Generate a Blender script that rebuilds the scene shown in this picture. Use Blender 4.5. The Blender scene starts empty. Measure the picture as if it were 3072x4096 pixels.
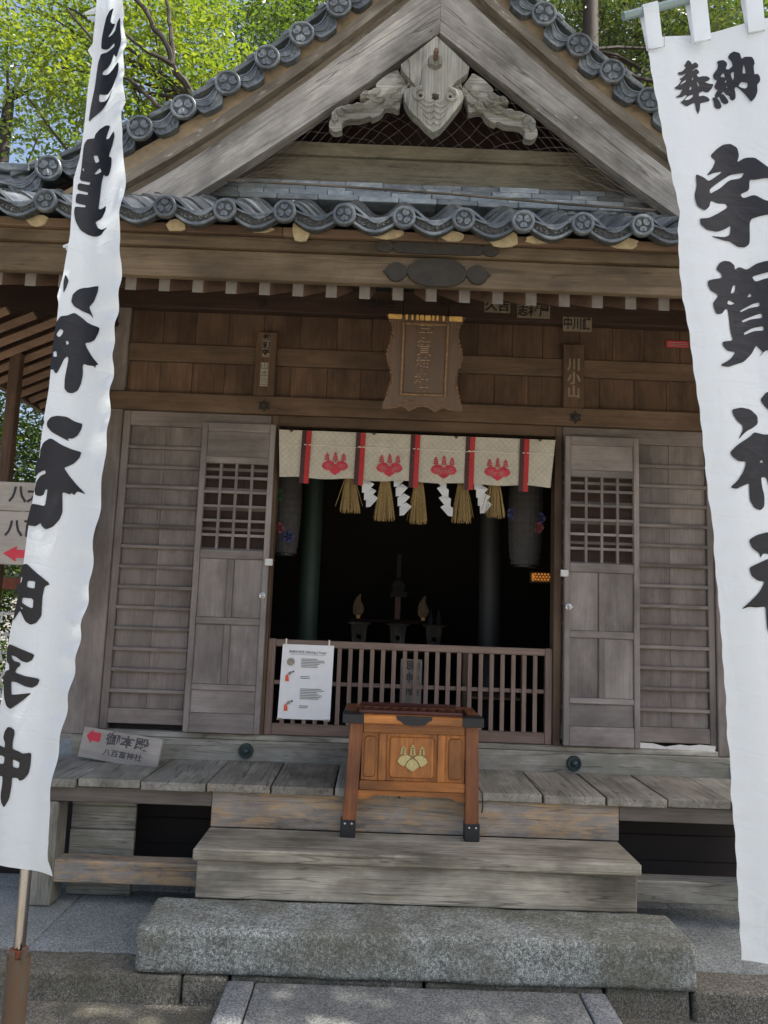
import bpy, bmesh, math, random
from mathutils import Vector, Matrix, noise as mnoise
from mathutils.geometry import tessellate_polygon
import numpy as np
import json
random.seed(7)
rng = np.random.default_rng(11)
SC = bpy.context.scene
R = math.radians
COL = SC.collection

# ------------------------------------------------------------------ camera, sky, sun, exposure
cam_d = bpy.data.cameras.new('camera')
cam_d.sensor_fit = 'VERTICAL'
cam_d.sensor_height = 24.0
cam_d.lens = 24.0 * 3060.0 / 4096.0
cam_d.clip_start = 0.05
cam_d.clip_end = 2000.0
cam = bpy.data.objects.new('camera', cam_d)
COL.objects.link(cam)
p_, y_, r_ = R(7.12), R(0.31), R(2.115)
fw = Vector((math.sin(y_) * math.cos(p_), math.cos(y_) * math.cos(p_), math.sin(p_)))
rt = Vector((math.cos(y_), -math.sin(y_), 0))
up = rt.cross(fw)
r2 = rt * math.cos(r_) + up * math.sin(r_)
u2 = -rt * math.sin(r_) + up * math.cos(r_)
m3 = Matrix((r2, u2, -fw)).transposed()
cam.matrix_world = Matrix.Translation((-0.24, -5.2, 1.95)) @ m3.to_4x4()
SC.camera = cam

SUN_EL, SUN_AZ = 60.0, -14.0          # azimuth measured from +X towards +Y
w = bpy.data.worlds.new('World')
SC.world = w
w.use_nodes = True
nt = w.node_tree
bg = nt.nodes['Background']
sky = nt.nodes.new('ShaderNodeTexSky')
sky.sky_type = 'NISHITA'
sky.sun_disc = False
sky.sun_elevation = R(SUN_EL)
sky.sun_rotation = R(90 - SUN_AZ)
sky.air_density = 1.0
sky.dust_density = 6.0
sky.ozone_density = 1.0
nt.links.new(sky.outputs[0], bg.inputs[0])
bg.inputs[1].default_value = 0.12
sun_d = bpy.data.lights.new('sun', 'SUN')
sun_d.energy = 4.0
sun_d.angle = R(0.5)
sun_d.color = (1.0, 0.95, 0.86)
sun = bpy.data.objects.new('sun', sun_d)
COL.objects.link(sun)
sd = Vector((math.cos(R(SUN_EL)) * math.cos(R(SUN_AZ)), math.cos(R(SUN_EL)) * math.sin(R(SUN_AZ)), math.sin(R(SUN_EL))))
sun.rotation_euler = sd.to_track_quat('Z', 'Y').to_euler()
sun.location = (6, -4, 14)
SC.view_settings.view_transform = 'Standard'
SC.view_settings.look = 'None'
SC.view_settings.exposure = 1.28
SC.view_settings.gamma = 1.0
SC.view_settings.use_curve_mapping = False
SC.cycles.max_bounces = 10
SC.cycles.diffuse_bounces = 5
SC.cycles.transmission_bounces = 6
SC.cycles.sample_clamp_indirect = 6.0

# ------------------------------------------------------------------ materials
MATS = {}


class NT:
    def __init__(s, name):
        s.m = bpy.data.materials.new(name)
        s.m.use_nodes = True
        s.t = s.m.node_tree
        s.b = s.t.nodes['Principled BSDF']
        s.out = s.t.nodes['Material Output']
        MATS[name] = s.m

    def n(s, typ, **kw):
        nd = s.t.nodes.new(typ)
        for k, v in kw.items():
            if k.startswith('i_'):
                key = k[2:]
                nd.inputs[int(key) if key.isdigit() else key].default_value = v
            else:
                setattr(nd, k, v)
        return nd

    def l(s, a, b):
        s.t.links.new(a, b)

    def noise(s, vec, scale, detail=4, rough=0.6, dist=0.0):
        nd = s.n('ShaderNodeTexNoise')
        nd.inputs['Scale'].default_value = scale
        nd.inputs['Detail'].default_value = detail
        nd.inputs['Roughness'].default_value = rough
        nd.inputs['Distortion'].default_value = dist
        if vec is not None:
            s.l(vec, nd.inputs['Vector'])
        return nd.outputs['Fac']

    def ramp(s, fac, *stops):
        nd = s.n('ShaderNodeValToRGB')
        cr = nd.color_ramp
        while len(cr.elements) < len(stops):
            cr.elements.new(0.5)
        for e, (p, c) in zip(cr.elements, stops):
            e.position = p
            e.color = (*c, 1) if len(c) == 3 else (c[0], c[0], c[0], 1)
        s.l(fac, nd.inputs[0])
        return nd.outputs[0]

    def mix(s, fac, a, b, mode='MIX'):
        nd = s.n('ShaderNodeMix', data_type='RGBA', blend_type=mode)
        for val, k in ((fac, 0), (a, 6), (b, 7)):
            if isinstance(val, (int, float)):
                nd.inputs[k].default_value = val
            elif isinstance(val, tuple):
                nd.inputs[k].default_value = (*val, 1)
            else:
                s.l(val, nd.inputs[k])
        return nd.outputs[2]

    def math(s, op, a, b=None):
        nd = s.n('ShaderNodeMath', operation=op)
        for i, v in enumerate((a, b)):
            if v is None:
                continue
            if isinstance(v, (int, float)):
                nd.inputs[i].default_value = v
            else:
                s.l(v, nd.inputs[i])
        return nd.outputs[0]

    def bump(s, h, strength=0.3, dist=0.003):
        nd = s.n('ShaderNodeBump')
        nd.inputs['Strength'].default_value = strength
        nd.inputs['Distance'].default_value = dist
        s.l(h, nd.inputs['Height'])
        s.l(nd.outputs[0], s.b.inputs['Normal'])

    def gvec(s, scale=(1, 1, 1), rnd=True):
        a = s.n('ShaderNodeAttribute', attribute_name='g')
        v = a.outputs['Vector']
        if rnd:
            oi = s.n('ShaderNodeObjectInfo')
            mul = s.math('MULTIPLY', oi.outputs['Random'], 37.0)
            ad = s.n('ShaderNodeVectorMath', operation='ADD')
            s.l(v, ad.inputs[0])
            s.l(mul, ad.inputs[1])
            v = ad.outputs[0]
        mp = s.n('ShaderNodeMapping')
        mp.inputs['Scale'].default_value = scale
        s.l(v, mp.inputs[0])
        return mp.outputs[0]


def wood(name, dark, light, patch=None, pamt=0.5, pscale=3.0, rough=0.75, grain=26, bump=0.5, tone=0.25, spec=0.3, fine=150, crack=0.0):
    s = NT(name)
    v1 = s.gvec((1.6, grain, grain))
    n1 = s.noise(v1, 1.0, 5, 0.65, 0.6)
    v2 = s.gvec((5.0, fine, fine))
    n2 = s.noise(v2, 1.0, 3, 0.6)
    n3 = s.noise(s.gvec((2.2, 5, 5)), 1.0, 4, 0.6)
    g = s.math('ADD', s.math('MULTIPLY', n1, 0.6), s.math('MULTIPLY', n2, 0.4))
    c = s.ramp(g, (0.32, dark), (0.66, light))
    c = s.mix(tone * 1.6, c, s.ramp(n3, (0.3, (0.25, 0.25, 0.25)), (0.7, (0.8, 0.8, 0.8))), 'OVERLAY')
    if patch:
        pn = s.noise(s.gvec((pscale, pscale * 3.2, pscale * 3.2)), 1.0, 6, 0.7, 0.4)
        pf = s.ramp(pn, (1 - pamt - 0.06, (0,)), (1 - pamt + 0.1, (1,)))
        pf = s.math('MULTIPLY', pf, s.ramp(n2, (0.3, (0.35,)), (0.55, (1,))))
        c = s.mix(pf, c, patch)
    if crack:
        cn = s.noise(s.gvec((0.7, 16, 16)), 1.0, 3, 0.5, 0.5)
        cr_ = s.math('ABSOLUTE', s.math('SUBTRACT', cn, 0.5))
        ck = s.ramp(cr_, (0.0, (1 - crack,)), (0.014, (1,)))
        wn = s.noise(s.gvec((1.2, 2.2, 2.2)), 1.0, 5, 0.7)
        c = s.mix(1.0, c, ck, 'MULTIPLY')
        c = s.mix(0.75, c, s.ramp(wn, (0.32, (0.45, 0.43, 0.4)), (0.56, (1, 1, 1))), 'MULTIPLY')
        g = s.math('ADD', g, s.math('MULTIPLY', ck, 0.6))
    # each board a little different
    oi = s.n('ShaderNodeObjectInfo')
    hv = s.n('ShaderNodeHueSaturation')
    s.l(c, hv.inputs['Color'])
    s.l(s.math('ADD', s.math('MULTIPLY', oi.outputs['Random'], 0.3), 0.85), hv.inputs['Value'])
    s.l(hv.outputs[0], s.b.inputs['Base Color'])
    s.b.inputs['Roughness'].default_value = rough
    s.b.inputs['Specular IOR Level'].default_value = spec
    s.bump(g, bump, 0.0025)
    return s.m


wood('wood_door', (0.2, 0.178, 0.168), (0.268, 0.243, 0.232), grain=60, fine=260, tone=0.28, bump=0.2, crack=0.15)
wood('wood_wall_grey', (0.165, 0.142, 0.13), (0.232, 0.204, 0.19), patch=(0.235, 0.22, 0.208), pamt=0.4, grain=60, fine=260, tone=0.28, bump=0.2, crack=0.2)
wood('wood_brown', (0.08, 0.048, 0.031), (0.125, 0.078, 0.051), tone=0.4, grain=50, bump=0.3, crack=0.25)
wood('wood_brown_mid', (0.112, 0.073, 0.048), (0.17, 0.115, 0.077), tone=0.35, grain=50, bump=0.3, crack=0.25)
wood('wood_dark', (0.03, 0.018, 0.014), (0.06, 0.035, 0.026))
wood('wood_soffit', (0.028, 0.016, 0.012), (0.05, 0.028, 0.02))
wood('wood_rafter', (0.12, 0.075, 0.05), (0.2, 0.13, 0.09))
wood('wood_fascia', (0.088, 0.063, 0.039), (0.16, 0.12, 0.075), grain=44, tone=0.45, crack=0.4)
wood('wood_deck', (0.19, 0.18, 0.155), (0.38, 0.365, 0.32), patch=(0.25, 0.255, 0.2), pamt=0.48, grain=60, fine=220, tone=0.5, bump=0.8, crack=0.55)
wood('wood_deck_worn', (0.16, 0.148, 0.122), (0.33, 0.31, 0.26), patch=(0.36, 0.25, 0.15), pamt=0.36, grain=60, fine=220, tone=0.55, bump=0.8, crack=0.6)
wood('wood_step', (0.21, 0.188, 0.145), (0.5, 0.465, 0.375), patch=(0.29, 0.26, 0.185), pamt=0.42, grain=60, fine=200, tone=0.6, bump=1.0, crack=0.5)
wood('wood_peeling', (0.19, 0.17, 0.15), (0.36, 0.335, 0.3), patch=(0.5, 0.35, 0.2), pamt=0.5, pscale=5.5, grain=60, fine=200, tone=0.5, bump=0.9, crack=0.45)
wood('wood_barge', (0.17, 0.162, 0.148), (0.35, 0.345, 0.325), patch=(0.62, 0.63, 0.58), pamt=0.34, pscale=9, grain=95, fine=330, tone=0.6, bump=1.2, crack=0.6)
wood('wood_gegyo', (0.15, 0.15, 0.13), (0.33, 0.335, 0.3), patch=(0.43, 0.435, 0.385), pamt=0.35, pscale=9, grain=80, fine=260, tone=0.6, bump=1.0, crack=0.6)
wood('wood_moulding', (0.095, 0.082, 0.064), (0.18, 0.16, 0.13), patch=(0.5, 0.51, 0.46), pamt=0.36, pscale=6, grain=60, tone=0.5, crack=0.3)
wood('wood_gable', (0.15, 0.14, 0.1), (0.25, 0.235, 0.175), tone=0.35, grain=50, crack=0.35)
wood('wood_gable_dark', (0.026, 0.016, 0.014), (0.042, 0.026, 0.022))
wood('wood_rail', (0.14, 0.098, 0.078), (0.24, 0.178, 0.148), grain=30)
wood('wood_box', (0.22, 0.07, 0.014), (0.46, 0.175, 0.038), grain=34, rough=0.42, spec=0.5, tone=0.5, bump=0.15, crack=0.25)
wood('wood_box_leg', (0.12, 0.036, 0.012), (0.27, 0.092, 0.03), grain=34, rough=0.42, spec=0.5, bump=0.15, tone=0.5, crack=0.2)
wood('wood_box_grille', (0.05, 0.014, 0.011), (0.1, 0.03, 0.024), rough=0.35, spec=0.5, bump=0.15)
wood('wood_plaque', (0.062, 0.034, 0.02), (0.108, 0.064, 0.038), rough=0.42, spec=0.5, tone=0.3)
wood('wood_sign', (0.25, 0.23, 0.21), (0.35, 0.325, 0.295), grain=14, tone=0.3)
wood('wood_beam_under', (0.1, 0.083, 0.07), (0.19, 0.165, 0.14), patch=(0.13, 0.12, 0.075), pamt=0.4)


def flat(name, col, rough=0.6, metal=0.0, spec=0.5, var=0.12, scale=20, bump=0.0, emit=None, estr=0.0):
    s = NT(name)
    v = s.gvec((1, 1, 1))
    n = s.noise(v, scale, 4, 0.6)
    c = s.ramp(n, (0.3, tuple(x * (1 - var) for x in col)), (0.7, tuple(min(1, x * (1 + var)) for x in col)))
    s.l(c, s.b.inputs['Base Color'])
    s.b.inputs['Roughness'].default_value = rough
    s.b.inputs['Metallic'].default_value = metal
    s.b.inputs['Specular IOR Level'].default_value = spec
    if bump:
        s.bump(n, bump, 0.003)
    if emit:
        s.b.inputs['Emission Color'].default_value = (*emit, 1)
        s.b.inputs['Emission Strength'].default_value = estr
    return s


flat('black_iron', (0.025, 0.027, 0.03), 0.5, 0.3, bump=0.2)
flat('verdigris_iron', (0.045, 0.07, 0.072), 0.45, 0.4, bump=0.2)
flat('patina_plate', (0.028, 0.024, 0.018), 0.8, 0.0, var=0.3, scale=30, bump=0.2)
flat('steel', (0.55, 0.55, 0.56), 0.3, 0.9)
flat('white_paint', (0.62, 0.62, 0.6), 0.5)
flat('paper_white', (0.76, 0.78, 0.8), 0.5, var=0.03)
flat('paper_old', (0.2, 0.165, 0.12), 0.8, var=0.25)
flat('paper_faded', (0.3, 0.27, 0.22), 0.8, var=0.2)
flat('ink', (0.022, 0.022, 0.028), 0.7)
flat('ink_faded', (0.12, 0.115, 0.11), 0.8)
flat('ink_grey', (0.075, 0.075, 0.08), 0.8)
flat('ink_brown', (0.018, 0.012, 0.01), 0.8)
flat('sign_red', (0.5, 0.025, 0.05), 0.5)
flat('orange_red', (0.72, 0.1, 0.03), 0.6)
flat('gold', (0.75, 0.48, 0.15), 0.4, 0.35, var=0.25, scale=40, bump=0.3)
flat('gold_dark', (0.2, 0.12, 0.06), 0.45, 0.2, var=0.4, scale=40, bump=0.4)
flat('gold_edge', (0.6, 0.4, 0.2), 0.4, 0.2, var=0.3, scale=40)
flat('gold_pale', (0.5, 0.43, 0.2), 0.4, 0.25, var=0.2, scale=60, bump=0.3)
flat('plaster', (0.27, 0.215, 0.145), 0.9, var=0.3, scale=14, bump=0.5)
flat('plaster_pale', (0.42, 0.35, 0.22), 0.9, var=0.2, scale=30, bump=0.5)
flat('rafter_end', (0.19, 0.175, 0.165), 0.8, var=0.15)
flat('green_pillar', (0.02, 0.04, 0.03), 0.6)
flat('grey_pillar', (0.025, 0.026, 0.026), 0.6)
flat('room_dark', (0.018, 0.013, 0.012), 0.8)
flat('red_ribbon', (0.42, 0.018, 0.02), 0.6)
flat('dark_ribbon', (0.05, 0.014, 0.014), 0.6, var=0.4, scale=90)
flat('crest_red', (0.5, 0.035, 0.06), 0.7, var=0.15)
flat('cord_white', (0.7, 0.68, 0.6), 0.8)
flat('lantern_paper', (0.055, 0.052, 0.05), 0.8)
flat('lantern_blue', (0.05, 0.06, 0.16), 0.8)
flat('lantern_pink', (0.22, 0.06, 0.07), 0.8)
flat('lantern_green', (0.04, 0.12, 0.06), 0.8)
flat('lamp_glow', (0.7, 0.25, 0.05), 0.6, emit=(1.0, 0.35, 0.06), estr=0.13)
flat('net_line', (0.2, 0.17, 0.15), 0.8)
flat('grey_pipe', (0.16, 0.23, 0.25), 0.4, 0.1)
flat('brass', (0.35, 0.3, 0.12), 0.4, 0.7)
flat('omikuji', (0.62, 0.62, 0.6), 0.8)
flat('rust_red', (0.16, 0.045, 0.02), 0.8, var=0.3)
flat('black_cable', (0.02, 0.02, 0.02), 0.5)

# rusty banner sleeve
s = NT('rusty_pipe')
n = s.noise(s.gvec((3, 30, 30)), 1.0, 6, 0.7)
c = s.ramp(n, (0.34, (0.1, 0.08, 0.06)), (0.48, (0.11, 0.065, 0.035)), (0.56, (0.08, 0.08, 0.065)), (0.7, (0.13, 0.13, 0.11)))
s.l(c, s.b.inputs['Base Color'])
s.b.inputs['Roughness'].default_value = 0.75
s.b.inputs['Metallic'].default_value = 0.2
s.bump(n, 0.6, 0.002)
s = NT('chrome_pole')
n = s.noise(s.gvec((2, 14, 14)), 1.0, 5, 0.6)
c = s.ramp(n, (0.58, (0.26, 0.26, 0.265)), (0.72, (0.16, 0.09, 0.05)))
s.l(c, s.b.inputs['Base Color'])
s.b.inputs['Metallic'].default_value = 1.0
s.b.inputs['Roughness'].default_value = 0.22

# roof tile
s = NT('roof_tile_mat')
n = s.noise(s.gvec((9, 9, 9)), 1.0, 6, 0.7)
n2 = s.noise(s.gvec((60, 60, 60)), 1.0, 4, 0.6)
c = s.ramp(n, (0.3, (0.032, 0.04, 0.047)), (0.5, (0.078, 0.095, 0.108)), (0.68, (0.19, 0.215, 0.23)))
c = s.mix(0.3, c, s.ramp(n2, (0.3, (0.2, 0.2, 0.2)), (0.7, (0.85, 0.85, 0.85))), 'OVERLAY')
oi = s.n('ShaderNodeObjectInfo')
hv = s.n('ShaderNodeHueSaturation')
s.l(c, hv.inputs['Color'])
s.l(s.math('ADD', s.math('MULTIPLY', oi.outputs['Random'], 0.5), 0.75), hv.inputs['Value'])
s.l(hv.outputs[0], s.b.inputs['Base Color'])
s.b.inputs['Roughness'].default_value = 0.42
s.b.inputs['Specular IOR Level'].default_value = 0.6
s.bump(n2, 0.4, 0.003)
s = NT('tile_debris')
n = s.noise(s.gvec((70, 70, 70)), 1.0, 6, 0.75)
c = s.ramp(n, (0.38, (0.02, 0.021, 0.02)), (0.55, (0.05, 0.052, 0.05)), (0.72, (0.15, 0.155, 0.15)))
s.l(c, s.b.inputs['Base Color'])
s.b.inputs['Roughness'].default_value = 0.95
s.bump(n, 1.0, 0.006)
flat('tile_recess', (0.05, 0.06, 0.07), 0.7, bump=0.5, scale=80)
# flat ridge tile
s = NT('noshi_tile_mat')
n = s.noise(s.gvec((10, 20, 20)), 1.0, 6, 0.7)
c = s.ramp(n, (0.3, (0.12, 0.145, 0.165)), (0.55, (0.23, 0.265, 0.28)), (0.75, (0.42, 0.46, 0.46)))
oi = s.n('ShaderNodeObjectInfo')
hv = s.n('ShaderNodeHueSaturation')
s.l(c, hv.inputs['Color'])
s.l(s.math('ADD', s.math('MULTIPLY', oi.outputs['Random'], 0.9), 0.5), hv.inputs['Value'])
s.l(hv.outputs[0], s.b.inputs['Base Color'])
s.b.inputs['Roughness'].default_value = 0.5
s.bump(n, 0.5, 0.003)


def stone(name, a, b_, sp, moss=None, mamt=0.4, scale=220.0, bump=1.0):
    s = NT(name)
    v = s.gvec((1, 1, 1))
    n1 = s.noise(v, 5.0, 6, 0.7)
    n2 = s.noise(v, scale, 3, 0.7)
    n3 = s.noise(v, scale * 0.36, 4, 0.75)
    c = s.ramp(n2, (0.36, a), (0.5, b_), (0.64, sp))
    c = s.mix(0.75, c, s.ramp(n3, (0.4, (0.2, 0.2, 0.2)), (0.62, (0.85, 0.85, 0.85))), 'OVERLAY')
    c = s.mix(0.45, c, s.ramp(n1, (0.3, (0.3, 0.3, 0.3)), (0.7, (0.72, 0.72, 0.72))), 'OVERLAY')
    if moss:
        mn = s.noise(v, 2.6, 7, 0.72, 0.3)
        c = s.mix(s.math('MULTIPLY', s.ramp(mn, (1 - mamt - 0.05, (0,)), (1 - mamt + 0.12, (1,))), 0.6), c, moss)
    s.l(c, s.b.inputs['Base Color'])
    s.b.inputs['Roughness'].default_value = 0.85
    s.b.inputs['Specular IOR Level'].default_value = 0.3
    h = s.math('ADD', s.math('MULTIPLY', n3, 1.0), s.math('MULTIPLY', n2, 0.5))
    s.bump(h, bump, 0.006)
    return s.m


stone('granite', (0.13, 0.138, 0.125), (0.28, 0.295, 0.272), (0.5, 0.52, 0.48), moss=(0.11, 0.105, 0.065), mamt=0.52, scale=170)
stone('kerb_granite', (0.07, 0.062, 0.048), (0.155, 0.145, 0.115), (0.32, 0.31, 0.28), moss=(0.1, 0.095, 0.06), mamt=0.5)
stone('paving_concrete', (0.15, 0.162, 0.155), (0.22, 0.238, 0.235), (0.33, 0.35, 0.34), moss=(0.12, 0.13, 0.1), mamt=0.4, scale=260, bump=0.5)
stone('slab_dark', (0.115, 0.122, 0.115), (0.175, 0.182, 0.172), (0.31, 0.32, 0.32), scale=260, bump=0.6, moss=(0.12, 0.12, 0.12), mamt=0.4)
stone('slab_border', (0.14, 0.145, 0.15), (0.2, 0.21, 0.215), (0.29, 0.3, 0.3), scale=240, bump=0.4)
stone('pale_gravel', (0.28, 0.25, 0.2), (0.38, 0.345, 0.28), (0.52, 0.48, 0.39), scale=120, bump=0.8)
stone('ground_gravelly', (0.1, 0.095, 0.085), (0.17, 0.16, 0.145), (0.26, 0.25, 0.22), scale=120, bump=0.8)


def cloth(name, col, trans=0.35, ripple=0.3, weave=900.0):
    s = NT(name)
    s.t.nodes.remove(s.b)
    v = s.gvec((1, 1, 1), rnd=False)
    mp = s.n('ShaderNodeMapping')
    mp.inputs['Scale'].default_value = (14, 5, 14)
    mp.inputs['Rotation'].default_value = (0.3, 0.4, 0.5)
    s.l(v, mp.inputs[0])
    n1 = s.noise(mp.outputs[0], 1.0, 4, 0.6, 1.2)
    n2 = s.noise(v, 130.0, 3, 0.6)
    crs = None
    for sc_, rt_ in (((9, 3, 2.5), (0, 0.5, 0)), ((3, 3, 11), (0, 0.35, 0)), ((3.5, 3, 8), (0, -0.6, 0))):
        mq = s.n('ShaderNodeMapping')
        mq.inputs['Scale'].default_value = sc_
        mq.inputs['Rotation'].default_value = rt_
        s.l(v, mq.inputs[0])
        nn = s.noise(mq.outputs[0], 1.0, 2, 0.5, 0.4)
        rr_ = s.ramp(s.math('ABSOLUTE', s.math('SUBTRACT', nn, 0.5)), (0.0, (1,)), (0.05, (0,)))
        crs = rr_ if crs is None else s.math('ADD', crs, rr_)
    n1 = s.math('ADD', n1, s.math('MULTIPLY', crs, 0.28))
    bp = s.n('ShaderNodeBump')
    bp.inputs['Strength'].default_value = ripple
    bp.inputs['Distance'].default_value = 0.006
    s.l(s.math('ADD', n1, s.math('MULTIPLY', n2, 0.12)), bp.inputs['Height'])
    d = s.n('ShaderNodeBsdfDiffuse')
    t = s.n('ShaderNodeBsdfTranslucent')
    g = s.n('ShaderNodeBsdfGlossy')
    g.inputs['Roughness'].default_value = 0.45
    g.inputs['Color'].default_value = (0.9, 0.9, 0.9, 1)
    for nd in (d, t):
        nd.inputs['Color'].default_value = (*col, 1)
        s.l(bp.outputs[0], nd.inputs['Normal'])
    s.l(bp.outputs[0], g.inputs['Normal'])
    mx = s.n('ShaderNodeMixShader')
    mx.inputs[0].default_value = trans
    s.l(d.outputs[0], mx.inputs[1])
    s.l(t.outputs[0], mx.inputs[2])
    m2 = s.n('ShaderNodeMixShader')
    m2.inputs[0].default_value = 0.03
    s.l(mx.outputs[0], m2.inputs[1])
    s.l(g.outputs[0], m2.inputs[2])
    s.l(m2.outputs[0], s.out.inputs[0])


cloth('banner_cloth', (0.74, 0.81, 0.87), 0.42, 0.4)
cloth('banner_ink', (0.012, 0.013, 0.018), 0.3, 0.3)
cloth('shide_paper', (0.8, 0.82, 0.84), 0.3, 0.1)

# cream curtain with a lozenge weave
s = NT('curtain_cloth')
v = s.gvec((1, 1, 1), rnd=False)
sx = s.n('ShaderNodeSeparateXYZ')
s.l(v, sx.inputs[0])
a1 = s.math('SINE', s.math('MULTIPLY', s.math('ADD', sx.outputs[0], sx.outputs[2]), 150.0))
a2 = s.math('SINE', s.math('MULTIPLY', s.math('SUBTRACT', sx.outputs[0], sx.outputs[2]), 150.0))
loz = s.math('MAXIMUM', a1, a2)
n1 = s.noise(v, 9.0, 5, 0.65)
c = s.ramp(loz, (0.8, (0.5, 0.475, 0.4)), (0.95, (0.43, 0.405, 0.33)))
c = s.mix(0.4, c, s.ramp(n1, (0.3, (0.36, 0.36, 0.36)), (0.7, (0.66, 0.66, 0.66))), 'OVERLAY')
s.l(c, s.b.inputs['Base Color'])
s.b.inputs['Roughness'].default_value = 0.9
s.bump(s.math('ADD', loz, s.math('MULTIPLY', n1, 2.0)), 0.3, 0.002)

s = NT('straw')
n = s.noise(s.gvec((200, 200, 8)), 1.0, 3, 0.6)
c = s.ramp(n, (0.3, (0.2, 0.13, 0.045)), (0.7, (0.48, 0.35, 0.15)))
s.l(c, s.b.inputs['Base Color'])
s.b.inputs['Roughness'].default_value = 0.8


def leafmat(name, ca, cb, tr=0.5):
    s = NT(name)
    s.t.nodes.remove(s.b)
    a = s.n('ShaderNodeAttribute', attribute_name='tone')
    c = s.ramp(a.outputs['Fac'], (0.0, ca), (1.0, cb))
    d = s.n('ShaderNodeBsdfDiffuse')
    t = s.n('ShaderNodeBsdfTranslucent')
    g = s.n('ShaderNodeBsdfGlossy')
    g.inputs['Roughness'].default_value = 0.35
    s.l(c, d.inputs['Color'])
    br = s.n('ShaderNodeHueSaturation')
    br.inputs['Value'].default_value = 2.0
    br.inputs['Saturation'].default_value = 1.1
    br.inputs['Hue'].default_value = 0.485
    s.l(c, br.inputs['Color'])
    s.l(br.outputs[0], t.inputs['Color'])
    mx = s.n('ShaderNodeMixShader')
    mx.inputs[0].default_value = tr
    s.l(d.outputs[0], mx.inputs[1])
    s.l(t.outputs[0], mx.inputs[2])
    m2 = s.n('ShaderNodeMixShader')
    m2.inputs[0].default_value = 0.07
    s.l(mx.outputs[0], m2.inputs[1])
    s.l(g.outputs[0], m2.inputs[2])
    s.l(m2.outputs[0], s.out.inputs[0])


leafmat('leaf_bright', (0.045, 0.1, 0.014), (0.14, 0.18, 0.025), 0.55)
leafmat('leaf_mid', (0.035, 0.075, 0.015), (0.08, 0.13, 0.02), 0.45)
leafmat('leaf_dark', (0.02, 0.045, 0.012), (0.06, 0.08, 0.018), 0.4)
wood('bark', (0.018, 0.015, 0.012), (0.05, 0.04, 0.032), grain=12, fine=60, bump=1.0)

# ------------------------------------------------------------------ helpers
WL = {}


def M(n):
    return MATS[n]


def link(name, me, mat, parent=None, loc=(0, 0, 0), local=False):
    o = bpy.data.objects.new(name, me)
    COL.objects.link(o)
    if mat is not None and me is not None and not me.materials:
        for mm in (mat if isinstance(mat, (list, tuple)) else [mat]):
            me.materials.append(M(mm))
    loc = Vector(loc)
    if parent is not None:
        o.parent = parent
        if local:
            o.location = loc
            WL[o.name] = WL[parent.name] + loc
        else:
            o.location = loc - WL[parent.name]
            WL[o.name] = loc
    else:
        o.location = loc
        WL[o.name] = loc
    return o


def thing(name, label, cat, loc=(0, 0, 0), group=None, rot=(0, 0, 0)):
    o = bpy.data.objects.new(name, None)
    COL.objects.link(o)
    o.empty_display_size = 0.1
    o.location = loc
    o.rotation_euler = rot
    WL[o.name] = Vector(loc)
    o['label'] = label
    o['category'] = cat
    if group:
        o['group'] = group
    return o


def tag(o, label, cat, group=None):
    o['label'] = label
    o['category'] = cat
    if group:
        o['group'] = group
    return o


def setg(me, perm=(0, 1, 2), off=None):
    n = len(me.vertices)
    co = np.empty(n * 3, dtype=np.float32)
    me.vertices.foreach_get('co', co)
    co = co.reshape(n, 3)[:, list(perm)]
    if off is None:
        off = (random.uniform(0, 50), random.uniform(0, 50), random.uniform(0, 50))
    co = co + np.array(off, dtype=np.float32)
    at = me.attributes.new('g', 'FLOAT_VECTOR', 'POINT')
    at.data.foreach_set('vector', np.ascontiguousarray(co, dtype=np.float32).ravel())


def mk(name, verts, faces, perm=(0, 1, 2), smooth=False, midx=None):
    me = bpy.data.meshes.new(name)
    me.from_pydata([tuple(v) for v in verts], [], [tuple(f) for f in faces])
    if midx:
        for p, i in zip(me.polygons, midx):
            p.material_index = i
    if smooth:
        for p in me.polygons:
            p.use_smooth = True
    me.update()
    setg(me, perm)
    return me


def perm_for(dx, dy, dz):
    d = [abs(dx), abs(dy), abs(dz)]
    k = d.index(max(d))
    return {0: (0, 1, 2), 1: (1, 0, 2), 2: (2, 0, 1)}[k]


def boxdata(dx, dy, dz, b):
    hx, hy, hz = dx / 2, dy / 2, dz / 2
    b = min(b, hx * 0.45, hy * 0.45, hz * 0.45)
    vs = []
    idx = {}
    for sx in (-1, 1):
        for sy in (-1, 1):
            for sz in (-1, 1):
                for ax in range(3):
                    v = [sx * (hx - b), sy * (hy - b), sz * (hz - b)]
                    v[ax] = (sx * hx, sy * hy, sz * hz)[ax]
                    idx[(sx, sy, sz, ax)] = len(vs)
                    vs.append(v)
    fs = []
    for ax in range(3):
        o = [a for a in range(3) if a != ax]
        for s in (-1, 1):
            quad = []
            for a, b2 in ((-1, -1), (1, -1), (1, 1), (-1, 1)):
                k = [0, 0, 0]
                k[ax] = s
                k[o[0]] = a
                k[o[1]] = b2
                quad.append(idx[(*k, ax)])
            fs.append(quad)
    for ax in range(3):
        o = [a for a in range(3) if a != ax]
        for a in (-1, 1):
            for b2 in (-1, 1):
                q = []
                for s, face in ((-1, o[0]), (-1, o[1]), (1, o[1]), (1, o[0])):
                    k = [0, 0, 0]
                    k[ax] = s
                    k[o[0]] = a
                    k[o[1]] = b2
                    q.append(idx[(*k, face)])
                fs.append(q)
    for sx in (-1, 1):
        for sy in (-1, 1):
            for sz in (-1, 1):
                fs.append([idx[(sx, sy, sz, a)] for a in range(3)])
    return vs, fs


def fixn(me):
    bm = bmesh.new()
    bm.from_mesh(me)
    bmesh.ops.recalc_face_normals(bm, faces=bm.faces)
    bm.to_mesh(me)
    bm.free()


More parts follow.
